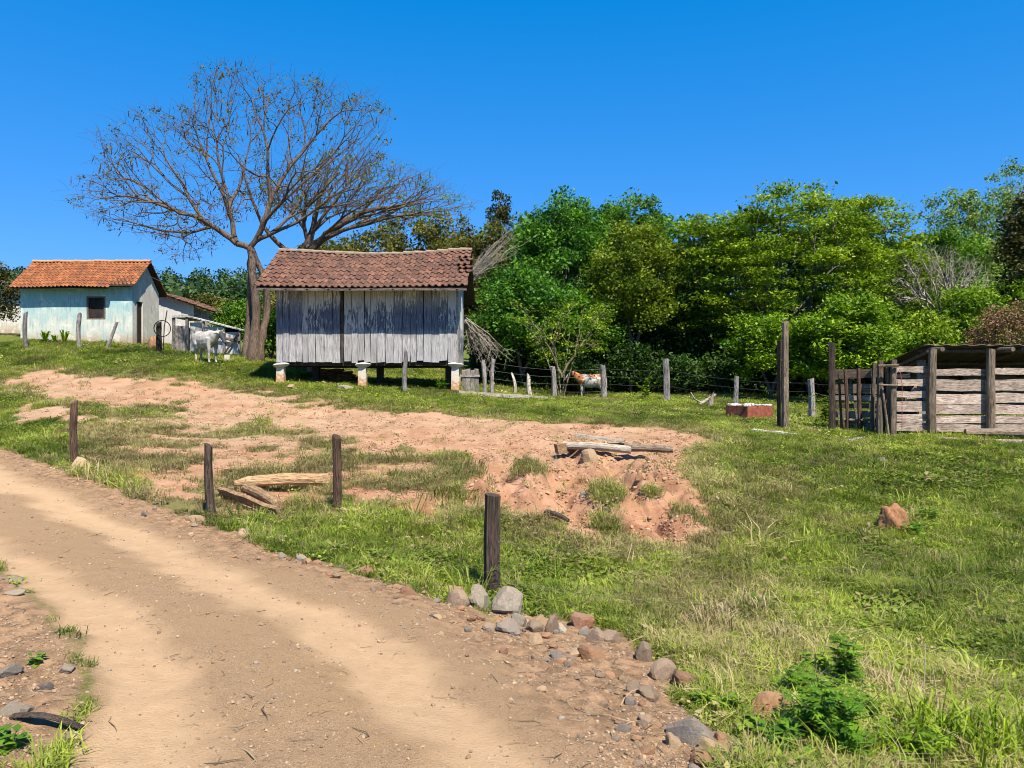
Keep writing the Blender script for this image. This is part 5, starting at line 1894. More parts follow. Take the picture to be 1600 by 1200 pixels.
def build_corral():
    d = 18.0
    c = thing('corral_fence', 'corral fence of wide weathered grey boards on round posts', 'fence', (0, 0, 0))
    for i, (u, vt, r) in enumerate(((1396, 563, .075), (1457, 545, .10), (1548, 546, .092), (1645, 548, .095), (1740, 548, .09))):
        x, y, z = gd(u, d)
        put('post', post_mesh('post', zv(vt, d) - z, r, M_POST_TAN, 90 + i, sides=10, bend=.02, taper=.92, slant=.12, rings=8), c, (x, y, z))
    rows1 = [(572.5, 582.5), (592, 603), (611.5, 622), (627.5, 643.5), (647.5, 660), (661.5, 675)]
    rows2 = [(574.7, 585.5), (592, 610), (614, 629.5), (632, 647.5), (649.5, 661.5), (662.5, 675)]
    r = random.Random(2)
    for si, (u0, u1, rows) in enumerate(((1398, 1459, rows1), (1455, 1551, rows2), (1546, 1648, rows2), (1643, 1742, rows2))):
        for k, (a, b) in enumerate(rows):
            x0, x1 = xu(u0 + r.uniform(-3, 3), d), xu(u1 + r.uniform(-3, 6), d)
            off = .10 + .03 * (si % 2) + r.uniform(0, .015)
            j = r.uniform(-1.2, 1.2)
            o = put('rail_board', plank_mesh('rail_board', x1 - x0, zv(a, d) - zv(b, d) - .004, .035, M_CORRAL, 'X', 700 + si * 10 + k, 1.0, 4), c,
                    (x0, d + off, zv((a + b) / 2 + j, d)), (0, r.uniform(-.012, .012), 0))
    put('short_board', plank_mesh('short_board', .45, .10, .03, M_CORRAL, 'X', 750), c, (xu(1399, d), d + .19, zv(587, d)))
    put('brace', plank_mesh('brace', .95, .13, .04, M_CORRAL, 'Z', 751), c, (xu(1417, d + .25), d + .25, zv(631, d)), (0, .55, 0))
    # the side that runs away to the pole
    rows3 = [(578, 593), (600, 615), (617.5, 626), (630, 638), (642, 653), (656, 671)]
    for k, (a, b) in enumerate(rows3):
        A = Vector((xu(1303, 19.3), 19.3, zv((a + b) / 2, 19.3)))
        B = Vector((xu(1378, 18.6), 18.6, zv((a + b) / 2 - (3 if k == 0 else 0), 18.6)))
        o = put('rail_board', plank_mesh('rail_board', (B - A).length, zv(a, 18.9) - zv(b, 18.9), .035, M_GREY_X if k in (2, 4) else M_LOG, 'X', 760 + k, 1.3, 4), c, A)
        dv = B - A
        o.rotation_euler = (0, -math.atan2(dv.z, math.hypot(dv.x, dv.y)), math.atan2(dv.y, dv.x))
    # thin red cord hung on the boards
    put('cord', MB().tube([(xu(1411, 17.9), 17.9 + .15, zv(576, 17.9)), (xu(1411.6, 17.9), 17.96, zv(600, 17.9)), (xu(1411, 17.9), 17.95, zv(672, 17.9))], .007, 4).mesh('cord', m_flat('faded_red_cord', (.25, .05, .05))), c)


build_corral()


def stick_gate():
    x, y, z = gd(1345, 18.9)
    g = thing('stick_gate', 'rough gate of upright round sticks tied across two bars beside the corral', 'gate', (0, 0, 0))
    sticks = ((1311, 583, 1315, 19.1, .035), (1321, 577, 1325, 18.9, .05), (1342, 575, 1343, 18.8, .055), (1366, 567, 1362, 18.6, .06), (1376, 563, 1374, 18.1, .08), (1385, 573, 1392, 18.15, .045), (1379, 606, 1389, 18.0, .03), (1386, 612, 1380, 18.3, .03))
    for i, (ut, vt, ub, d, r) in enumerate(sticks):
        gx, gy, g0 = gd(ub, d)
        T = (xu(ut, d), d, zv(vt, d))
        rr = random.Random(i)
        P = [Vector((gx, gy, g0 - .1)).lerp(Vector(T), s) + Vector((rr.uniform(-.012, .012), 0, 0)) for s in (0, .3, .6, 1)]
        put('stick', MB().tube(P, [r, r * .97, r * .93, r * .85], 8, .06).mesh('stick', M_POST_TAN if i > 2 else M_POST_RED), g)
    for (ua, va, ub, vb, d) in ((1370, 572, 1402, 571, 17.9), (1371, 601, 1400, 602.5, 17.95), (1324, 656, 1376, 657, 18.75)):
        put('crossbar', MB().tube([(xu(ua, d), d - .06, zv(va, d)), (xu(ub, d), d - .06, zv(vb, d))], .035 if va < 600 else .022, 6, .05).mesh('crossbar', M_POST_TAN), g)


stick_gate()


def corral_shed():
    g = thing('corral_shed', 'open shed with a dark corrugated lean roof behind the corral boards', 'shed', (0, 0, 0))
    x0, x1 = 9.95, 18.5
    y0, z0, y1, z1 = 18.32, .945, 21.6, .30
    V, Fc = [], []
    n = 60
    for yy, zz in ((y0, z0), (y1, z1)):
        for i in range(n + 1):
            V.append((x0 + (x1 - x0) * i / n, yy, zz + .018 * math.sin(i * 2.1)))
    for i in range(n):
        Fc.append((i, i + 1, n + 2 + i, n + 1 + i))
    me = np_mesh('roof_sheet', V, Fc, M_METAL)
    o = put('roof_sheet', me, g)
    md = o.modifiers.new('thickness', 'SOLIDIFY'); md.thickness = .012
    for xx in (10.5, 12.4, 14.3, 16.2):
        put('rafter', MB().tube([(xx, y0 + .1, z0 - .10), (xx, y1 - .1, z1 - .10)], .05, 7).mesh('rafter', M_POST_TAN), g)
    for (yy, zz) in ((18.62, .83), (20.0, .56), (21.3, .30)):
        put('purlin', MB().tube([(x0 + .1, yy, zz - .02), (x1, yy, zz - .02)], .045, 7).mesh('purlin', M_POST_TAN), g)
    put('tie_pole', MB().tube([(xu(1398, 20.0), 20.0, zv(574, 20.0)), (xu(1452, 18.35), 18.35, zv(549, 18.35))], .045, 7).mesh('tie_pole', M_POST_TAN), g)
    for u in (1452, 1560):
        put('beam_end', MB().tube([(xu(u + 8, 18.2), 17.85, zv(546, 18)), (xu(u + 8, 18.2), 18.8, zv(546, 18.2))], .055, 8).mesh('beam_end', M_POST_TAN), g)
    for xx in (10.4, 12.6, 15.0, 17.6):
        zz = gz(xx, 21.3)
        put('post', post_mesh('post', .22 - zz, .08, M_POST_DARK, int(xx * 10)), g, (xx, 21.3, zz))
    for xx in (10.35,):
        zz = gz(xx, 19.2)
        put('post', MB().box((0, 0, (.60 - zz) / 2), (.17, .12, .60 - zz)).mesh('post', M_GREY_Z), g, (xx, 19.2, zz))
    for k in range(6):
        zz = gz(13, 21.5) + .12 + k * .24
        put('rear_board', plank_mesh('rear_board', 7.6, .19, .03, M_LOG, 'X', 800 + k), g, (10.4, 21.45, zz))
    return g


corral_shed()
lying('log', 'bark-less log lying along the foot of the corral boards', 'log', (1508, 682), (1660, 690), .22, .20, M_LOG, seed=7, kind='log', taper=1.15)
lying('ground_board', 'reddish board on the ground at the corral post, under the log', 'board', (1462, 686), (1650, 695), .25, .05, M_CORRAL, seed=8)
lying('ground_board', 'short pale board end lying at the foot of the first thick corral post', 'board', (1438, 681), (1470, 686), .22, .06, M_PALE, seed=9)

# ------------------------------------------------------------------ timber lying on the bare earth and by the posts
GT = 'timbers lying across the washed-out bank'
lying('timber', 'long grey squared timber bridging the washed-out gully on the bare bank', 'timber', (884, 707), (1052, 712), .19, .19, M_LOG, GT, lift=.10, seed=11, kind='log', taper=.75)
lying('timber', 'pale sawn beam resting on the long grey timber', 'timber', (880, 710), (986, 711), .17, .17, M_PALE, GT, lift=.16, seed=12, kind='log', taper=.9)
lying('timber', 'thin whitish board on top of the stacked timbers', 'timber', (900, 708), (976, 708.5), .13, .05, M_PALE, GT, lift=.33, seed=13)
lying('timber', 'brown butt end of a beam poking out beside the pale beam', 'timber', (869, 711), (884, 710), .19, .19, M_SPLIT, GT, lift=.12, seed=14)
GS = 'split logs by the roadside posts'
lying('split_log', 'long orange split log thick at one end between two roadside posts', 'log', (366, 770), (512, 764), .20, .20, M_SPLIT, GS, lift=.02, seed=21, kind='split', taper=1.25)
lying('split_log', 'thin split board on edge with a dark underside beside the crooked post', 'log', (346, 778), (434, 814), .06, .17, M_SPLIT, GS, seed=22, roll=.5, warp=1.5)
lying('split_log', 'short round log piece beside the thin split board', 'log', (386, 776), (436, 803), .17, .16, M_SPLIT, GS, lift=.05, seed=23, kind='log', taper=.9)
lying('split_log', 'small splinter sticking out from under the long split log', 'log', (484, 765), (502, 771), .07, .06, M_SPLIT, GS, seed=24, kind='log', taper=.6)
lying('split_log', 'narrow grey branch running from the crooked post to the long split log', 'log', (338, 776), (368, 768), .06, .05, M_LOG, GS, seed=25, kind='log', taper=.8)
lying('wood_stub', 'dark rotten stub of wood lying on the red earth', 'wood', (853, 806), (888, 820), .10, .09, M_POST_DARK, seed=26, kind='log', taper=.6, lift=.02)
lying('stick', 'short whitish stick lying in the open grass', 'stick', (1482, 755), (1501, 745), .03, .03, M_PALE, seed=27, kind='log', taper=.6)
lying('bark_strip', 'curled strip of dark bark lying on the gravel at the bottom corner of the road', 'bark', (20, 1130), (128, 1136), .06, .022, M_POST_DARK, seed=28, kind='log', taper=.7)

# ------------------------------------------------------------------ things about the cottage
PC = 'old fence posts before the cottage'
post('yard_post', 'grey fence post at the far end of the cottage front', 41, 37, 488, .10, M_POST_GREY, 31, PC, bend=.03)
post('yard_post', 'grey fence post in front of the cottage window', 125, 37, 492, .11, M_POST_GREY, 32, PC, bend=.05, slant=.5)
post('yard_post', 'grey fence post leaning sharply before the cottage corner', 166, 36.5, 501, .09, M_POST_GREY, 33, PC, lean=(.36, 0), bend=.05)
post('yard_post', 'stout dark fence post with a hoop hung on it', 248, 35.5, 504, .13, M_POST_DARK, 34, PC, bend=.02)
cx, cz = xu(252, 35.2), zv(513, 35.2)
hoop = put('hoop', MB().loft([[(math.cos(a) * (.37 + math.cos(b) * .022), math.sin(b) * .022, math.sin(a) * (.37 + math.cos(b) * .022)) for b in np.linspace(0, 6.2832, 7)[:-1]] for a in np.linspace(0, 6.2832, 37)], cap=False).mesh('hoop', M_POST_DARK), None, (cx, 35.30, cz), (.06, 0, .1))
tag(hoop, 'thin dark iron hoop hanging on the stout post by the cottage door', 'hoop')
x, y, z = gd(239, 37.5)
bk = put('basket', MB().loft([[(math.cos(a) * r, math.sin(a) * r, zz) for a in np.linspace(0, 6.2832, 15)[:-1]] for r, zz in ((.17, -.05), (.21, .15), (.22, .35), (.19, .55), (.12, .68), (.05, .70))]).mesh('basket', m_flat('brown_wicker', (.30, .165, .085), var=.4, scale=20), True), None, (x, y, z))
tag(bk, 'brown rounded basket standing between the cottage door and the hooped post', 'basket')
x, y, z = gd(255, 36.3)
st = put('staff', MB().tube([(0, 0, -.05), (.05, 0, 1.2), (.14, .1, 2.0)], .025, 6, .05).mesh('staff', M_POST_DARK), None, (x, y, z))
tag(st, 'thin dark staff leaning behind the hoop against the outbuilding', 'stick')
x, y, z = gd(355, 30.2)
sb = put('salt_block', MB().loft([[(sx * .10, sy * .10, zz) for sx, sy in ((-1, -1), (1, -1), (1, 1), (-1, 1))] for zz in (0, .27)]).mesh('salt_block', M_LIME), None, (x, y, z), (0, 0, .3))
tag(sb, 'small pale stone block on the grass beneath the white cow\'s head', 'block')
ow = put('overhead_wire', MB().tube([Vector((-19.8, 41.4, 5.9)).lerp(Vector((-10.5, 31.1, 4.1)), t) - Vector((0, 0, .5 * 4 * t * (1 - t))) for t in np.linspace(0, 1, 14)], .009, 4).mesh('overhead_wire', M_WIRE))
tag(ow, 'thin overhead wire running from the cottage gable to the big leafless tree', 'wire')

# ------------------------------------------------------------------ cattle
def ell(x, y, z, ry, rz, tilt=0.0, n=14):
    ca, sa = math.cos(-tilt), math.sin(-tilt)
    return [(x - math.sin(a) * rz * sa, y + math.cos(a) * ry, z + math.sin(a) * rz * ca) for a in np.linspace(0, 2 * math.pi, n + 1)[:-1]]


def cattle_mesh(name, mat, head_drop=0.0, horn=False):
    mb = MB()
    hd = head_drop
    body = [ell(-.68, 0, 1.02, .05, .07), ell(-.63, 0, .98, .17, .20), ell(-.50, 0, .95, .235, .275), ell(-.25, 0, .88, .265, .315), ell(.02, 0, .85, .285, .335), ell(.25, 0, .87, .255, .325),
            ell(.42, 0, .91, .205, .30, -.1), ell(.55, 0, .95, .155, .255, -.25), ell(.68, 0, 1.03 - hd * .3, .115, .20, -.45), ell(.82, 0, 1.12 - hd * .6, .095, .155, -.4), ell(.93, 0, 1.17 - hd * .8, .092, .125, -.1),
            ell(1.01, 0, 1.18 - hd, .105, .115, .3), ell(1.09, 0, 1.12 - hd, .10, .105, .6), ell(1.19, 0, 1.00 - hd, .078, .085, .75), ell(1.27, 0, .90 - hd, .066, .066, .8), ell(1.32, 0, .85 - hd, .060, .058, .85), ell(1.345, 0, .82 - hd, .03, .03, .9)]
    mb.loft(body)
    for s in (-1, 1):
        f = .03 * s
        mb.tube([(.42, s * .12, .92), (.44 + f, s * .13, .66), (.45 + f, s * .125, .44), (.44 + f, s * .125, .36), (.44 + f, s * .125, .13), (.47 + f, s * .125, .06), (.48 + f, s * .125, 0)], [.13, .085, .056, .050, .038, .045, .052], 10)
        b = -.04 * s
        mb.tube([(-.46, s * .13, .95), (-.40 + b, s * .15, .70), (-.44 + b, s * .14, .58), (-.55 + b, s * .13, .44), (-.55 + b, s * .13, .36), (-.52 + b, s * .13, .13), (-.49 + b, s * .13, .06), (-.48 + b, s * .13, 0)], [.19, .145, .095, .058, .048, .040, .046, .052], 10)
        mb.tube([(.98, s * .08, 1.22 - hd), (.95, s * .17, 1.22 - hd), (.93, s * .27, 1.18 - hd)], [.035, .055, .015], 7)
        if horn:
            mb.tube([(1.0, s * .06, 1.27 - hd), (1.0, s * .12, 1.33 - hd), (1.02, s * .13, 1.40 - hd)], [.028, .022, .008], 7)
    mb.tube([(-.66, 0, 1.06), (-.73, 0, .98), (-.76, 0, .75), (-.75, .02, .48), (-.74, .02, .34), (-.74, .02, .22)], [.04, .032, .026, .030, .05, .015], 8)
    me = mb.mesh(name, mat, True)
    o = bpy.data.objects.new(name + '_tmp', me)
    COL.objects.link(o)
    md = o.modifiers.new('r', 'REMESH'); md.mode = 'VOXEL'; md.voxel_size = .018; md.use_smooth_shade = True
    sm = o.modifiers.new('s', 'SMOOTH'); sm.factor = .5; sm.iterations = 3
    bpy.context.view_layer.update()
    dg = bpy.context.evaluated_depsgraph_get()
    me2 = bpy.data.meshes.new_from_object(o.evaluated_get(dg))
    bpy.data.objects.remove(o)
    me2.name = name
    if not me2.materials: me2.materials.append(mat)
    return me2


def m_cow():
    k = NT('white_cow_hide')
    co = k.coord()
    sx = k.n('SeparateXYZ', Vector=co)
    n1 = k.noise(co, 4, 5, .6)
    c = k.mix(k.ramp(n1, .42, .66), (.42, .39, .355), (.20, .18, .16))
    f = k.math('ADD', sx.outputs[0], k.math('MULTIPLY', k.math('SUBTRACT', n1, .5), .12))
    c = k.mix(k.ramp(f, 1.02, 1.07), c, (.045, .045, .055))
    c = k.mix(k.math('MULTIPLY', k.ramp(f, -.70, -.735), k.ramp(sx.outputs[2], .75, .6)), c, (.06, .055, .06))
    c = k.mix(k.ramp(sx.outputs[2], .07, .03), c, (.05, .04, .035))
    c = k.mix(k.math('MULTIPLY', k.ramp(sx.outputs[2], .45, .15), k.ramp(sx.outputs[0], -.2, -.4)), c, (.48, .36, .24))
    k.col(c); k.b.inputs['Roughness'].default_value = .75
    return k.m


def m_calf():
    k = NT('brown_and_white_hide')
    co = k.coord()
    sx = k.n('SeparateXYZ', Vector=co)
    n1 = k.noise(k.mapping(co, (1, .5, 1), (.35, .2, .1)), 2.6, 2, .5, .3)
    n2 = k.noise(co, 9, 4, .6)
    f = k.math('ADD', n1, k.math('MULTIPLY', k.math('SUBTRACT', n2, .5), .12))
    brown = k.mix(n2, (.30, .115, .045), (.42, .18, .075))
    white = (.46, .42, .37)
    low = k.ramp(sx.outputs[2], .75, .6)
    c = k.mix(k.ramp(k.math('SUBTRACT', f, k.math('MULTIPLY', low, .12)), .49, .52), white, brown)
    front = k.math('MULTIPLY', k.ramp(sx.outputs[0], .33, .42), k.ramp(sx.outputs[2], .62, .70))
    c = k.mix(front, c, brown)
    blaze = k.math('MULTIPLY', k.ramp(sx.outputs[0], .96, 1.0), k.ramp(k.math('ADD', sx.outputs[2], k.math('MULTIPLY', sx.outputs[0], 1.0)), 2.24, 2.29))
    c = k.mix(blaze, c, white)
    k.col(c); k.b.inputs['Roughness'].default_value = .75
    return k.m


def eyes(t, s, hd):
    for q in (-1, 1):
        bm = bmesh.new(); bmesh.ops.create_uvsphere(bm, u_segments=8, v_segments=6, radius=.018)
        me = bpy.data.meshes.new('eye'); bm.to_mesh(me); bm.free()
        me.materials.append(M_DARK)
        put('eye', me, t, (1.06, q * .096, 1.17 - hd))


x, y, z = gd(322, 29.4)
cw = thing('cow', 'white cow with a dark face standing side-on in front of the lean-to', 'cow', (x, y, z), R(-38))
cw.scale = (1.0, 1.0, 1.05)
put('body', cattle_mesh('body', m_cow(), .12, True), cw)
eyes(cw, 1, .12)
x, y, z = gd(924, 31.0)
cf = thing('calf', 'brown and white calf standing behind the wire fence', 'calf', (x, y, z), R(180 - 14))
cf.scale = (.82, .82, .84)
put('body', cattle_mesh('body', m_calf(), -.06), cf)
eyes(cf, 1, -.06)

# ------------------------------------------------------------------ stones
M_ROCK = dict(
    grey=m_rock('grey_stone', (.29, .255, .21), (.17, .145, .12), (.38, .34, .28)),
    pale=m_rock('pale_stone', (.36, .315, .25), (.23, .20, .155), (.43, .385, .31)),
    tan=m_rock('tan_stone', (.42, .285, .165), (.31, .20, .115), (.50, .37, .24)),
    orange=m_rock('orange_stone', (.40, .20, .105), (.30, .14, .07), (.48, .29, .17)),
    rust=m_rock('rust_stone', (.30, .14, .085), (.19, .085, .055), (.40, .22, .13)),
    slate=m_rock('slate_stone', (.175, .16, .15), (.09, .083, .08), (.28, .26, .24)),
    brown=m_rock('brown_stone', (.27, .19, .135), (.15, .105, .08), (.38, .28, .20)))
_rocks = {}


def rock_mesh(k, colr, sub=3):
    key = (k, colr, sub)
    if key in _rocks: return _rocks[key]
    r = np.random.default_rng(500 + k)
    bm = bmesh.new()
    bmesh.ops.create_icosphere(bm, subdivisions=sub, radius=1)
    P = np.array([v.co[:] for v in bm.verts])
    nrm = r.normal(0, 1, (12, 3)); nrm /= np.linalg.norm(nrm, axis=1, keepdims=True)
    off = r.uniform(.48, .78, 12)
    dots = P @ nrm.T
    lim = np.where(dots > .05, off / np.maximum(dots, .05), 9).min(1)
    P = P * np.minimum(1, lim)[:, None] * 1.25
    P = P * (1 + r.normal(0, .016, len(P)))[:, None]
    for v, p in zip(bm.verts, P): v.co = p
    me = bpy.data.meshes.new('stone'); bm.to_mesh(me); bm.free()
    me.materials.append(M_ROCK[colr])
    _rocks[key] = me
    return me


def stone(u, v, wpx, hpx, colr, label, group, seed):
    r = random.Random(seed)
    x, y, z = gp(u, min(v + hpx * .45, 1199))
    s = wpx / F * y / 2
    h = hpx / F * y / 2
    o = put('stone', rock_mesh(seed % 9, colr, 3 if wpx > 18 else 2), None, (x, y + s * .35, z + h * .42), (r.uniform(-.2, .2), r.uniform(-.2, .2), r.uniform(0, 6.28)), (s * 1.2, s * r.uniform(.9, 1.2), h * 1.5))
    return tag(o, label, 'stone', group)


GSN = 'stones along the road edge'
for i, s in enumerate(ST):
    stone(*s[:5], s[5], GSN if i < 47 else None, 900 + i)


def small_stones():
    r = random.Random(12)
    er = np.array(EDGE_R)
    n = 0
    while n < 180:
        t = r.uniform(2.6, len(er) - 1.01)
        i = int(t)
        p = er[i] + (er[i + 1] - er[i]) * (t - i)
        x, y = p[0] + r.gauss(.0, .26), p[1] + r.gauss(-.15, .28)
        sz = min(.065, max(.012, r.lognormvariate(-3.55, .45)))
        c = r.choice(['tan', 'tan', 'orange', 'orange', 'grey', 'brown', 'brown', 'brown', 'slate', 'rust'])
        o = put('stone', rock_mesh(r.randrange(9), c, 2), None, (x, y, gz(x, y) + sz * .25), (r.uniform(-.3, .3), r.uniform(-.3, .3), r.uniform(0, 6.28)), (sz * 1.15, sz * r.uniform(.7, 1), sz * r.uniform(.45, .8)))
        nm = dict(tan='tan', orange='orange', grey='grey', brown='brown', slate='slate', rust='rust red')[c]
        tag(o, 'loose little %s stone in the rubble along the road edge' % nm, 'stone', 'rubble stones of the road edge, ' + nm)
        n += 1


small_stones()


def gravel():
    x, y = sample_ground(150000, 2.6, 22, 1.9, 46)
    m = masks(x, y)
    p = m['road'] * (1 - m['track']) * .28 + m['verge'] * .65 + m['road'] * m['track'] * .05 + sst(poly_sdf(x, y, VERGE_L), -.1, .2) * .5 + m['bare'] * .05 * sst(y, 20, 12)
    p = p * (.25 + 1.1 * sst(fbm(x * 2.5, y * 2.5, 201), .35, .65))
    k = rng.uniform(0, 1, len(x)) < p
    x, y = x[k], y[k]
    z = H(x, y)
    n = len(x)
    d = np.hypot(x, y)
    ms = []
    mk = NT('gravel_grit')
    t, v = mk.attr('tint', 'INSTANCER'), mk.attr('val', 'INSTANCER')
    mk.col(mk.mix(v, mk.mix(t, (.12, .085, .06), (.20, .12, .07)), mk.mix(t, (.25, .205, .16), (.40, .275, .165))))
    for s in range(5):
        r = np.random.default_rng(s)
        bm = bmesh.new()
        bmesh.ops.create_icosphere(bm, subdivisions=1, radius=1)
        for q in bm.verts: q.co = Vector((q.co.x * r.uniform(.7, 1.2), q.co.y * r.uniform(.6, 1.1), q.co.z * r.uniform(.4, .75)))
        me = bpy.data.meshes.new('pebble'); bm.to_mesh(me); bm.free(); me.materials.append(mk.m)
        ms.append(me)
    scl = np.clip(rng.lognormal(-5.25, .5, n), .0025, .022) * (.8 + .05 * d)
    scatter('gravel', np.stack([x, y, z + scl * .15], 1), rng.uniform(0, 6.28, n), scl, rng.integers(0, 5, n), rng.uniform(0, 1, n), rng.uniform(0, 1, n), ms, .3)


gravel()


def clods():
    """crumbs and clods of the washed-out earth, and bits of dry twig"""
    x, y = sample_ground(170000, 8.5, 28, 1.3, 46)
    m = masks(x, y)
    p = m['bare'] * (.06 + .75 * sst(fbm(x * 1.6, y * 1.6, 211), .42, .62)) * sst(y, 30, 14)
    k = rng.uniform(0, 1, len(x)) < p
    x, y = x[k], y[k]
    n = len(x)
    mk = NT('earth_clod')
    t, v = mk.attr('tint', 'INSTANCER'), mk.attr('val', 'INSTANCER')
    mk.col(mk.mix(v, mk.mix(t, (.22, .135, .08), (.27, .135, .075)), mk.mix(t, (.40, .275, .18), (.42, .24, .15))))
    ms = []
    for s in range(5):
        r = np.random.default_rng(40 + s)
        bm = bmesh.new()
        bmesh.ops.create_icosphere(bm, subdivisions=1, radius=1)
        for q in bm.verts: q.co = Vector((q.co.x * r.uniform(.6, 1.3), q.co.y * r.uniform(.6, 1.2), q.co.z * r.uniform(.4, .9)))
        me = bpy.data.meshes.new('clod'); bm.to_mesh(me); bm.free(); me.materials.append(mk.m)
        ms.append(me)
    scl = np.clip(rng.lognormal(-4.1, .5, n), .008, .055)
    scatter('earth_clods', np.stack([x, y, H(x, y) + scl * .2], 1), rng.uniform(0, 6.28, n), scl, rng.integers(0, 5, n), rng.uniform(0, 1, n), rng.uniform(0, 1, n), ms, .3)
    # dry twigs and stalks trodden into the ground
    x, y = sample_ground(9000, 2.8, 24, 1.7, 46)
    m = masks(x, y)
    p = m['verge'] * .6 + m['bare'] * .5 + m['road'] * (1 - m['track']) * .10 + m['dry'] * .2
    k = rng.uniform(0, 1, len(x)) < p
    x, y = x[k], y[k]
    n = len(x)
    mt = NT('trodden_twig')
    mt.col(mt.mix(mt.attr('val', 'INSTANCER'), (.07, .05, .035), (.34, .25, .155)))
    ms = []
    for s in range(3):
        r = random.Random(s)
        ms.append(MB().tube([(-.06, 0, .002), (-.02, r.uniform(-.01, .01), .005), (.03, r.uniform(-.015, .015), .004), (.07, r.uniform(-.03, .03), .003)], [.0022, .0025, .002, .001], 4).mesh('twig', mt.m))
    scatter('twig_litter', np.stack([x, y, H(x, y) + .004], 1), rng.uniform(0, 6.28, n), rng.lognormal(-.3, .45, n) * (.8 + .03 * np.hypot(x, y)), rng.integers(0, 3, n), rng.uniform(0, 1, n), rng.uniform(0, 1, n), ms, .08)


clods()


def termite_mound():
    x, y, z = gp(1397, 832)
    bm = bmesh.new()
    bmesh.ops.create_icosphere(bm, subdivisions=4, radius=1)
    P = np.array([v.co[:] for v in bm.verts])
    a = fbm(P[:, 0] * 2.2 + P[:, 2] * 1.3 + 5, P[:, 1] * 2.2 - P[:, 2] * 1.7, 9, 6)
    k = .62 + .75 * a
    P = P * k[:, None]
    P[:, 0] += P[:, 2] * -.18
    for v, p in zip(bm.verts, P): v.co = Vector((p[0] * .21, p[1] * .20, p[2] * .38 + .04))
    me = bpy.data.meshes.new('termite_mound'); bm.to_mesh(me); bm.free()
    me.polygons.foreach_set('use_smooth', np.ones(len(me.polygons), bool))
    me.materials.append(m_flat('termite_earth', (.25, .122, .062), var=.4, scale=18, bump=1.0))
    o = put('termite_mound', me, None, (x, y, z), (0, 0, .6))
    tag(o, 'orange earth termite mound rising out of the open grass', 'termite mound')


termite_mound()

# ------------------------------------------------------------------ weeds and tufts in the foreground
def herb(label, u, v, h, spread, leaf, seed, stems=7, leaves=12, size=.075, lobed=True, cat='weed', name='weed'):
    r = np.random.default_rng(seed)
    x, y, z = gp(u, v)
    t = thing(name, label, cat, (x, y, z), 0, 'weeds at the road edge')
    V, T = [], []
    br = []
    for s in range(stems):
        a = r.uniform(0, 6.283)
        sp = spread * r.uniform(.2, 1)
        top = np.array([math.cos(a) * sp, math.sin(a) * sp, h * r.uniform(.6, 1.05)])
        k = np.linspace(0, 1, 5)[:, None]
        p = np.array([0, 0, -.02]) * (1 - k) + top * k
        p[:, :2] *= (k ** 1.3)
        br.append((p + r.normal(0, .004, p.shape), np.linspace(.006, .0025, 5)))
        for l in range(leaves):
            q = r.uniform(.2, 1)
            b = np.array([np.interp(q, k[:, 0], p[:, i]) for i in range(3)])
            an = r.uniform(0, 6.283)
            L = size * r.uniform(.7, 1.3) * (1.25 - .5 * q)
            ax = np.array([math.cos(an), math.sin(an), r.uniform(-.15, .55)]); ax /= np.linalg.norm(ax)
            sd = np.cross(ax, (0, 0, 1)); sd /= np.linalg.norm(sd)
            tint = np.clip(r.normal(.55, .22), 0, 1)
            def blade(o, dirn, ln, wd):
                nv = np.cross(dirn, sd if abs(dirn @ sd) < .9 else ax)
                w = np.cross(dirn, np.array([0, 0, 1.])); w /= np.linalg.norm(w) + 1e-9
                dr = np.array([0, 0, -ln * .18])
                V.extend([o, o + dirn * ln * .5 + w * wd, o + dirn * ln + dr, o + dirn * ln * .5 - w * wd]); T.append(tint)
            if lobed:
                blade(b, ax, L * 1.3, L * .10)
                for f in (.35, .6, .85):
                    for sg in (-1, 1):
                        dv = ax * .7 + sd * sg * .75
                        blade(b + ax * L * f, dv / np.linalg.norm(dv), L * (.62 - .2 * f), L * .085)
            else:
                blade(b, ax, L * 1.2, L * .32)
    V = np.array(V)
    me = np_mesh('leaves', V, np.arange(len(V)).reshape(-1, 4), LEAF[leaf], False, {'tint': ('FACE', T)})
    put('leaves', me, t)['kind'] = 'stuff'
    put('stems', tubes_mesh('stems', br, M_STEM, (.05, .02)), t)
    return t


M_STEM = m_flat('green_stem', (.10, .15, .04))
herb('large dark green feathery weed, biggest plant at the bottom of the photo', 1288, 1168, .36, .30, 'mid', 1, 22, 18, .095)
herb('tall narrow feathery weed rising behind the biggest one', 1322, 1085, .40, .13, 'mid', 2, 7, 22, .08)
herb('dark feathery weed behind the largest orange stone', 1245, 1095, .26, .20, 'mid', 3, 9, 14, .07)
herb('dark feathery weed beside the biggest plant on its grass side', 1350, 1135, .22, .17, 'mid', 4, 9, 14, .07)
herb('bright green broad leafed herb nearest the red brown stone pair', 1108, 1105, .13, .12, 'bright', 5, 8, 9, .06, False)
herb('bright green herb in the middle between grey and orange stones', 1140, 1112, .15, .14, 'bright', 6, 10, 9, .06, False)
herb('bright green herb in front of the largest orange stone', 1175, 1145, .14, .13, 'bright', 7, 9, 9, .06, False)
herb('low broad green weed at the bottom edge under the biggest feathery one', 1255, 1196, .12, .16, 'mid', 8, 8, 9, .09, False)
herb('small green weed at the bottom corner of the road verge', 22, 1168, .10, .12, 'mid', 9, 7, 6, .075, False)
herb('little green seedling on the verge beside the dry twigs', 55, 1036, .06, .06, 'mid', 10, 5, 5, .05, False)
herb('light green sprig in the open field behind the straw', 1350, 1000, .16, .10, 'bright', 11, 6, 9, .06, False)
herb('yellow green leafy sprig beside the straw clump', 1145, 1003, .14, .09, 'bright', 12, 6, 9, .06, False)
herb('dark broad leafed plant at the foot of the termite mound', 1428, 842, .24, .26, 'mid', 13, 10, 10, .10, False)
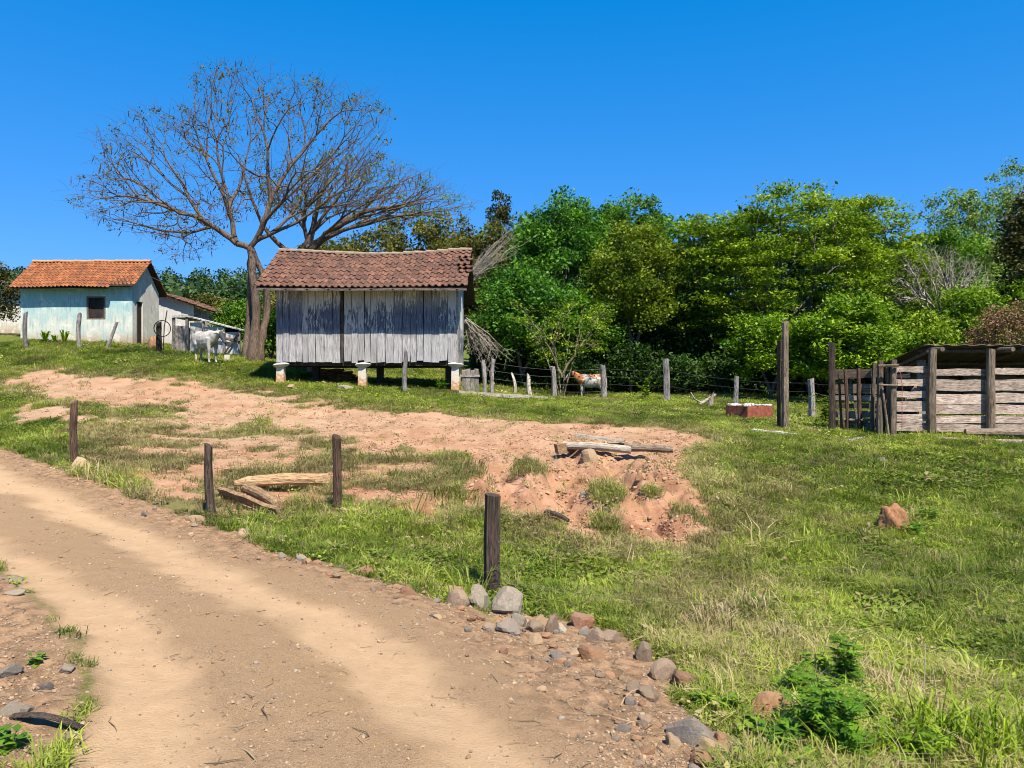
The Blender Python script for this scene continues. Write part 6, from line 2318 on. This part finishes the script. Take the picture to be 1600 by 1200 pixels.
herb('dark leafy plant in the grass past the termite mound', 1452, 815, .22, .24, 'mid', 14, 8, 10, .10, False)
herb('leafy plant growing at the granary pillar next to the low gate', 772, 600, .75, .5, 'mid', 15, 12, 16, .16, False)
herb('small leafy bush at the third granary pillar', 690, 611, .40, .35, 'mid', 16, 10, 12, .13, False)
herb('bright weed at the foot of the silver fence post beside the stick gate', 1290, 664, .9, .4, 'bright', 17, 12, 16, .13, False)
herb('bright sapling with broad leaves behind the fence past the calf', 1008, 626, 1.0, .5, 'bright', 18, 8, 12, .16, False)


for k, (u, v, h, sp, lf, lab) in enumerate([
        (1420, 1192, .24, .22, 'bright', 'bright weed at the bottom edge under the broad green blades'),
        (1215, 1170, .18, .15, 'mid', 'small feathery weed beside the largest orange stone on the lower side'),
        (1330, 1192, .22, .20, 'mid', 'feathery weed at the bottom edge beside the biggest one'),
        (1275, 1060, .20, .12, 'bright', 'yellow green weed behind the dark feathery ones')]):
    herb(lab, u, v, h, sp, lf, 200 + k, 10, 14, .085, k % 2 == 0)


def spiky(label, u, d, h, seed):
    r = np.random.default_rng(seed)
    x, y, z = gd(u, d)
    t = thing('spiky_plant', label, 'plant', (x, y, z), 0, 'spiky plants under the cottage wall')
    V = []
    for i in range(16):
        a = r.uniform(0, 6.283)
        L = h * r.uniform(.7, 1.15)
        dx = np.array([math.cos(a), math.sin(a), 0]) * L * r.uniform(.3, .8)
        w = np.array([-math.sin(a), math.cos(a), 0]) * .045
        p1 = dx * .5 + (0, 0, L * .75)
        p2 = dx * 1.1 + (0, 0, L * .8)
        V += [-w, w, p1 + w, p1 - w, p1 - w, p1 + w, p2 + w * .1, p2 - w * .1]
    put('fronds', np_mesh('fronds', V, np.arange(len(V)).reshape(-1, 4), LEAF['yellow'], False, {'tint': ('FACE', r.uniform(.4, 1, len(V) // 4))}), t)['kind'] = 'stuff'


spiky('spiky green plant under the cottage wall, nearest its far end', 70, 38.6, .75, 1)
spiky('low yellowish spiky plant in the middle under the cottage wall', 86, 38.8, .5, 2)
spiky('taller spiky plant under the cottage wall toward the window', 101, 38.7, .85, 3)


def big_blades(label, u, v, h, n, seed, dry=False, spread=.16, w=.012, lean=.7, far=None):
    r = np.random.default_rng(seed)
    x, y, z = gp(u, v)
    V, T = [], []
    for i in range(n):
        a = r.uniform(0, 6.283)
        b = np.array([r.normal(0, spread * .5), r.normal(0, spread * .5), -.02])
        L = h * r.uniform(.6, 1.2)
        d = np.array([math.cos(a), math.sin(a), 0])
        ww = np.array([-math.sin(a), math.cos(a), 0]) * w * r.uniform(.6, 1.2)
        ln = lean * r.uniform(.2, 1.3)
        ps = [b, b + d * L * ln * .25 + (0, 0, L * .5), b + d * L * ln * .65 + (0, 0, L * (.85 - .1 * ln)), b + d * L * ln * 1.1 + (0, 0, L * (1.0 - .4 * ln))]
        ks = [.8, 1, .75, .06]
        tt = np.clip(r.normal(.6, .25), 0, 1)
        for j in range(3):
            V += [ps[j] - ww * ks[j], ps[j] + ww * ks[j], ps[j + 1] + ww * ks[j + 1], ps[j + 1] - ww * ks[j + 1]]
            T.append(tt)
    o = put('grass_clump', np_mesh('grass_clump', V, np.arange(len(V)).reshape(-1, 4), M_STRAW if dry else LEAF['olive' if far else 'yellow'], False, {'tint': ('FACE', T)}), None, (x, y, z))
    return tag(o, label, 'grass clump', 'grass clumps along the verge')


M_STRAW = m_leaf('straw_blades', (.20, .145, .075), (.42, .33, .185), .25)
for k, (u, v, h, n, dry, lab) in enumerate([
        (1400, 1185, .30, 60, False, 'clump of broad green blades at the bottom edge beside the biggest weed'),
        (1450, 1170, .36, 70, False, 'tall clump of broad green blades among the dry stalks'),
        (1510, 1190, .36, 70, False, 'broad green blades next to the last clump at the bottom corner'),
        (1575, 1185, .38, 70, False, 'broad green blades in the bottom corner of the photo'),
        (1380, 1090, .20, 40, True, 'straw coloured clump behind the biggest weed'),
        (1440, 1120, .22, 44, True, 'tangled straw clump at the head of the dry stalks'),
        (1500, 1140, .22, 44, True, 'tangled straw clump in the middle of the dry patch'),
        (1560, 1150, .22, 40, True, 'straw clump closest to the bottom corner'),
        (1180, 965, .24, 46, True, 'pale straw clump furthest up the dry slope'),
        (1120, 975, .24, 50, True, 'pale straw clump at the near end of the dry slope'),
        (1225, 1010, .24, 50, True, 'arching pale straw clump in the middle of the dry slope'),
        (1160, 1045, .13, 40, True, 'low straw clump behind the red brown stone pair'),
        (1060, 985, .18, 40, True, 'straw clump above the brown stone on the bank'),
        (945, 830, .30, 80, True, 'grey green grass clump on the lower rim of the bare mound'),
        (706, 775, .28, 60, True, 'brownish grass clump on the bare bank above the thick post'),
        (1210, 745, .28, 70, True, 'dry clump on the shoulder between mound and field'),
        (1160, 700, .26, 70, False, 'dark green clump on the shoulder beside the mound')]):
    big_blades(lab, u, v, h * (1.15 if v > 900 else .7), n * (1 if v > 900 else 3), 70 + k, dry and v > 900, .22 if v > 900 else .5, .0055 if v > 900 else .007, .9, 'dry' if v < 900 else None)

M_STALK = m_flat('dry_stalk', (.46, .38, .26), var=.3)
for k, (a, b, h, lab) in enumerate([((1440, 1112), (1446, 1005), .32, 'upright dry stalk standing by itself above the straw tangle'), ((1466, 1110), (1456, 1040), .26, 'second upright dry stalk beside the lone one'),
                                    ((1335, 1075), (1432, 1100), .10, 'dry stalk slanting over the straw behind the biggest weed'), ((1495, 1105), (1592, 1182), .12, 'long arched dry stalk running to the bottom corner'),
                                    ((1330, 1055), (1366, 1018), .14, 'short thick dry stalk behind the tall narrow weed')]):
    A = Vector(gp(*a))
    d = A.y
    B = Vector(W(b[0], b[1], d - .05))
    M_ = (A + B) / 2 + Vector((0.01, 0, .04))
    A.z -= .02
    pts = [(A * (1 - t) ** 2 + M_ * 2 * t * (1 - t) + B * t * t) for t in np.linspace(0, 1, 8)]
    o = put('dry_stalk', MB().tube(pts, [.0045 - .0003 * i for i in range(8)], 5).mesh('dry_stalk', M_STALK))
    tag(o, lab, 'stalk', 'dry stalks at the bottom corner')
